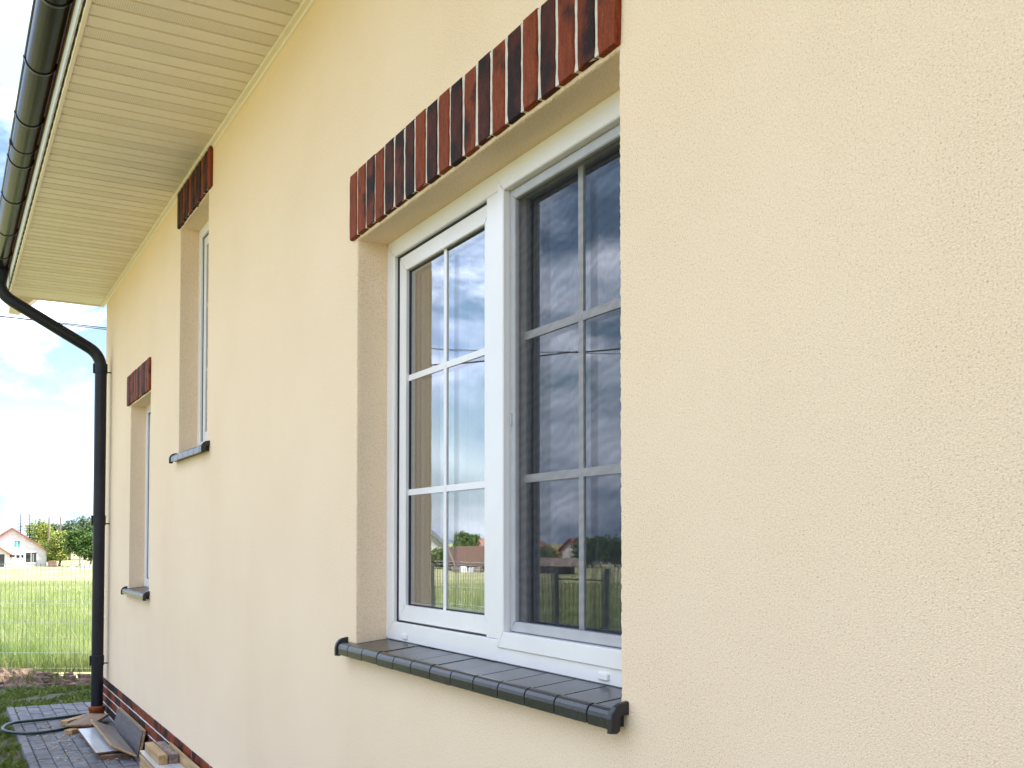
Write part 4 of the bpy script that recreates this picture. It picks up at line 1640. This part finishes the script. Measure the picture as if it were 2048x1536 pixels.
tree(far(R_(140), 205), 7.6, 5.5, 1500, 0.42, M_LEAF_B, M_BARK, "tall pale distant tree between bushy tree and limed tree", seed=5)
tree(far(R_(170), 215), 8.6, 7.5, 2200, 0.42, M_LEAF_B, M_BARK, "broad distant tree behind the tree with white trunk", seed=6, clumps=14)
tree(far(R_(200), 215), 8.0, 9.5, 1500, 0.42, M_LEAF_D, M_BARK, "broad distant tree hidden behind the downpipe and wall corner", seed=16)
for px, lab in ((98, "slim grey pole standing nearer the white house"), (121, "slim grey pole standing above the light green tree")):
    q = MB()
    q.tube([(0, 0, -0.3), (0, 0, 8.05)], [0.17, 0.11], 8)
    o = q.build("utility_pole", M_TIMBER_W)
    o.location = far(R_(px), 178)
    tag(o, lab, "pole", "poles beyond the meadow")

# odds and ends along the far garden edge
for (px, T, w_, h_, d_, mt, nm, lab, cat) in (
        (146, 136, 0.55, 0.42, 0.5, M_PVC, "plastic_canister", "small white canister on the grass by the limed trunk", "canister"),
        (167, 134, 1.3, 0.45, 0.8, M_GREYALU, "stone_heap", "low grey heap on the grass before the dark trees", "heap"),
        (180, 138, 0.9, 0.55, 0.7, M_HWALL2, "crate", "pale grey crate on the grass near the downpipe edge", "crate"),
        (105, 148, 1.2, 1.0, 0.6, M_TIMBER_B, "garden_shed", "small brown shed beside the white house corner", "shed")):
    q = MB()
    q.prism([(-w_ / 2, 0), (w_ / 2, 0), (w_ * 0.46, h_ * 0.8), (w_ * 0.2, h_), (-w_ * 0.25, h_ * 0.95), (-w_ * 0.47, h_ * 0.7)], 'Y', 0, d_)
    o = q.build(nm, mt)
    o.location = far(R_(px), T)
    o.rotation_euler = (0, 0, LX + 0.3)
    tag(o, lab, cat)

# cables
q = MB()
a_, b_ = Vector((-22.405, -0.433, 6.10)), Vector((-21.387, 1.384, 5.864))
d_ = (b_ - a_)
pts = [a_ + d_ * t_ + Vector((0, 0, 0.0035 * t_ * t_)) for t_ in np.linspace(-14, 9, 40)]
q.tube(pts, 0.010, 6)
tw = [p + Vector((0, 0, -0.022 + 0.018 * math.sin(i * 1.9))) for i, p in enumerate(pts)]
q.tube(tw, 0.008, 6)
tag(q.build("overhead_cable", M_CABLE), "thin twisted overhead cable crossing the sky below the eave", "cable")
q = MB()
a_, b_ = Vector((-24.6, -10.2, 6.45)), Vector((-19.9, -13.6, 6.45))
d_ = b_ - a_
q.tube([a_ + d_ * t_ + Vector((0, 0, 0.05 * t_ * t_ - 0.05 * t_)) for t_ in np.linspace(-1.9, 8, 40)], 0.022, 6)
tag(q.build("overhead_cable", M_CABLE), "black overhead cable mirrored in the large window panes", "cable")

# the view in front of the house, which the panes mirror
def mir(px, T, zoff=0.0):
    """place whose mirror image in the window stands at this bearing"""
    s_ = (px - 1024) / 2032.0
    d_ = FW + RT * s_
    t0 = (0.16 + 1.365) / d_.y
    p = EYE + d_ * t0
    q_ = Vector((d_.x, -d_.y, 0)) * (T - t0)
    p = p + q_
    return Vector((p.x, p.y, G(p.x, p.y) - 0.05 + zoff)), math.atan2(-RT.y, RT.x)


MF = math.atan2(-RT.y, RT.x)       # facing of things that are seen mirrored
def mhouse(px, T, **k):
    l_, a_ = mir(px, T)
    # mirrored: local -y must look back along the reflected ray
    turn = k.pop('turn', 0.0)
    return gable_house(loc=l_, rz=math.atan2(RT.y, -RT.x) + turn, **k)


mhouse(852, 150, name="neighbour_house", label="pale grey house with grey green roof across the front meadow", wd=7.0, dp=8, eave=2.0, ridge=5.5, mw=M_HWALL2, mr=M_GROOF,
       wins=[(-1.8, 2.0, 1.2, 1.3, M_WINDARK), (1.6, 2.0, 1.2, 1.3, M_WINDARK)], over=0.5)
mhouse(958, 168, name="neighbour_house", label="house with bright orange roof behind the brown barn", turn=R(78), wd=9.5, dp=9, eave=1.9, ridge=3.75, mw=M_HWALL, mr=M_OROOF, wins=[], over=0.4, chim=False)
mhouse(1048, 160, name="neighbour_house", label="orange roofed house on the far right of the barn", turn=R(20), wd=6.5, dp=9, eave=1.8, ridge=3.6, mw=M_HWALL, mr=M_OROOF, wins=[], over=0.4, chim=False)
mhouse(1141, 165, name="neighbour_house", label="house with a dull red roof among the trees", turn=R(55), wd=6.5, dp=9, eave=1.8, ridge=4.0, mw=M_HWALL, mr=M_RROOF, wins=[], over=0.4, chim=False)
# barn: dark boarded gable and a long brown roof coming low
l_, a_ = mir(935, 105)
bn = thing("barn", "old dark wooden barn with sagging brown roof in the meadow", "barn", l_, math.atan2(RT.y, -RT.x))
q = MB()
q.box(-3.4, 2.2, 0.0, 6, -0.5, 0.7)
q.build("wall", M_BARN, bn)
q = MB()
q.prism([(-0.35, 0.45), (-0.35, 0.62), (2.9, 2.5), (3.1, 2.5), (6.4, 0.62), (6.4, 0.45)], 'X', -4.6, 1.35)
q.build("roof", M_BARNROOF, bn)
q = MB()
q.prism([(-0.2, -0.3), (6.2, -0.3), (6.2, 0.5), (3, 2.35), (-0.2, 0.5)], 'X', 1.36, 2.2)
q.build("gable", M_BARN, bn)
q = MB()
q.obox((1.55, -0.75, 1.25), (0.45, 0.25, 1.0), (0, 1, 0), (1, 0, -0.45), 1.35, 0.05, 0.09)
q.build("rake_board", M_TIMBER_W, bn)
for k, (px, T, w_, h_) in enumerate(((915, 98, 1.1, 0.5), (930, 96, 0.8, 0.55), (945, 97, 1.3, 0.45), (960, 96, 0.9, 0.5))):
    l_, a_ = mir(px, T)
    q = MB()
    q.prism([(-w_ / 2, 0), (w_ / 2, 0), (w_ * 0.4, h_ * 0.9), (-w_ * 0.3, h_)], 'Y', 0, 0.5)
    o = q.build("pallet", (M_TIMBER_W, M_PVC, M_HWALL2, M_TIMBER_W)[k])
    o.location = l_
    o.rotation_euler = (0, 0, 0.3 * k)
    tag(o, ("weathered pallet at the barn foot, nearest the grey house", "white crate at the barn foot, second from the grey house", "grey crate at the barn foot, second from the barn end", "weathered pallet at the barn foot, at its far end")[k], "pallet", "leftovers at the barn foot")
for k, (px, T, h, cw, lm, lab) in enumerate((
        (927, 185, 5.3, 4.6, M_LEAF_M, "green tree left of the orange roof behind the barn"), (948, 195, 5.0, 4.6, M_LEAF_M, "green tree over the orange roof behind the barn"),
        (879, 118, 1.9, 4.0, M_LEAF_M, "low round bush before the pale grey house"), (892, 120, 1.7, 3.0, M_LEAF_D, "dark low bush between grey house and barn"),
        (1082, 150, 2.3, 4.0, M_LEAF_M, "low bush tree between two red roofs in the front view"), (1098, 155, 2.5, 4.0, M_LEAF_L, "low yellow green bush tree left of the dull red roof"),
        (1172, 135, 3.6, 5.0, M_LEAF_D, "dark broad tree right of the dull red roof"), (1200, 140, 3.9, 5.5, M_LEAF_D, "tall dark tree in the middle of the dark front row"),
        (1228, 140, 3.7, 5.5, M_LEAF_D, "dark tree, last but one of the front row"), (1262, 140, 3.6, 6.5, M_LEAF_D, "dark broad tree, last of the front row"))):
    l_, a_ = mir(px, T)
    tree(l_, h, cw, 1300, 0.30, lm, M_BARK, lab, seed=40 + k, trunk_h=h * 0.15, clumps=10)
l_, a_ = mir(1096, 92)
sh = thing("shed", "long low shed with a flat grey brown roof in the meadow", "shed", l_, math.atan2(RT.y, -RT.x))
q = MB()
q.box(-2.3, 2.3, 0, 3, -0.3, 0.9)
q.build("wall", M_BARN, sh)
q = MB()
q.prism([(-0.5, 0.62), (-0.5, 0.74), (1.7, 1.35), (3.4, 1.0), (3.4, 0.88)], 'X', -2.7, 2.7)
q.build("roof", M_TIMBER_W, sh)
# poles that carry the front cable
for p, lab in (((-33.53, -3.74), "wooden utility pole at the far end of the front cable"), ((13.0, -37.4), "wooden utility pole at the near end of the front cable")):
    q = MB()
    q.tube([(0, 0, -0.3), (0, 0, 7.2)], [0.14, 0.10], 10)
    o = q.build("utility_pole", M_TIMBER_W)
    o.location = (p[0], p[1], G(*p) - 0.02)
    tag(o, lab, "pole", "poles of the front cable")
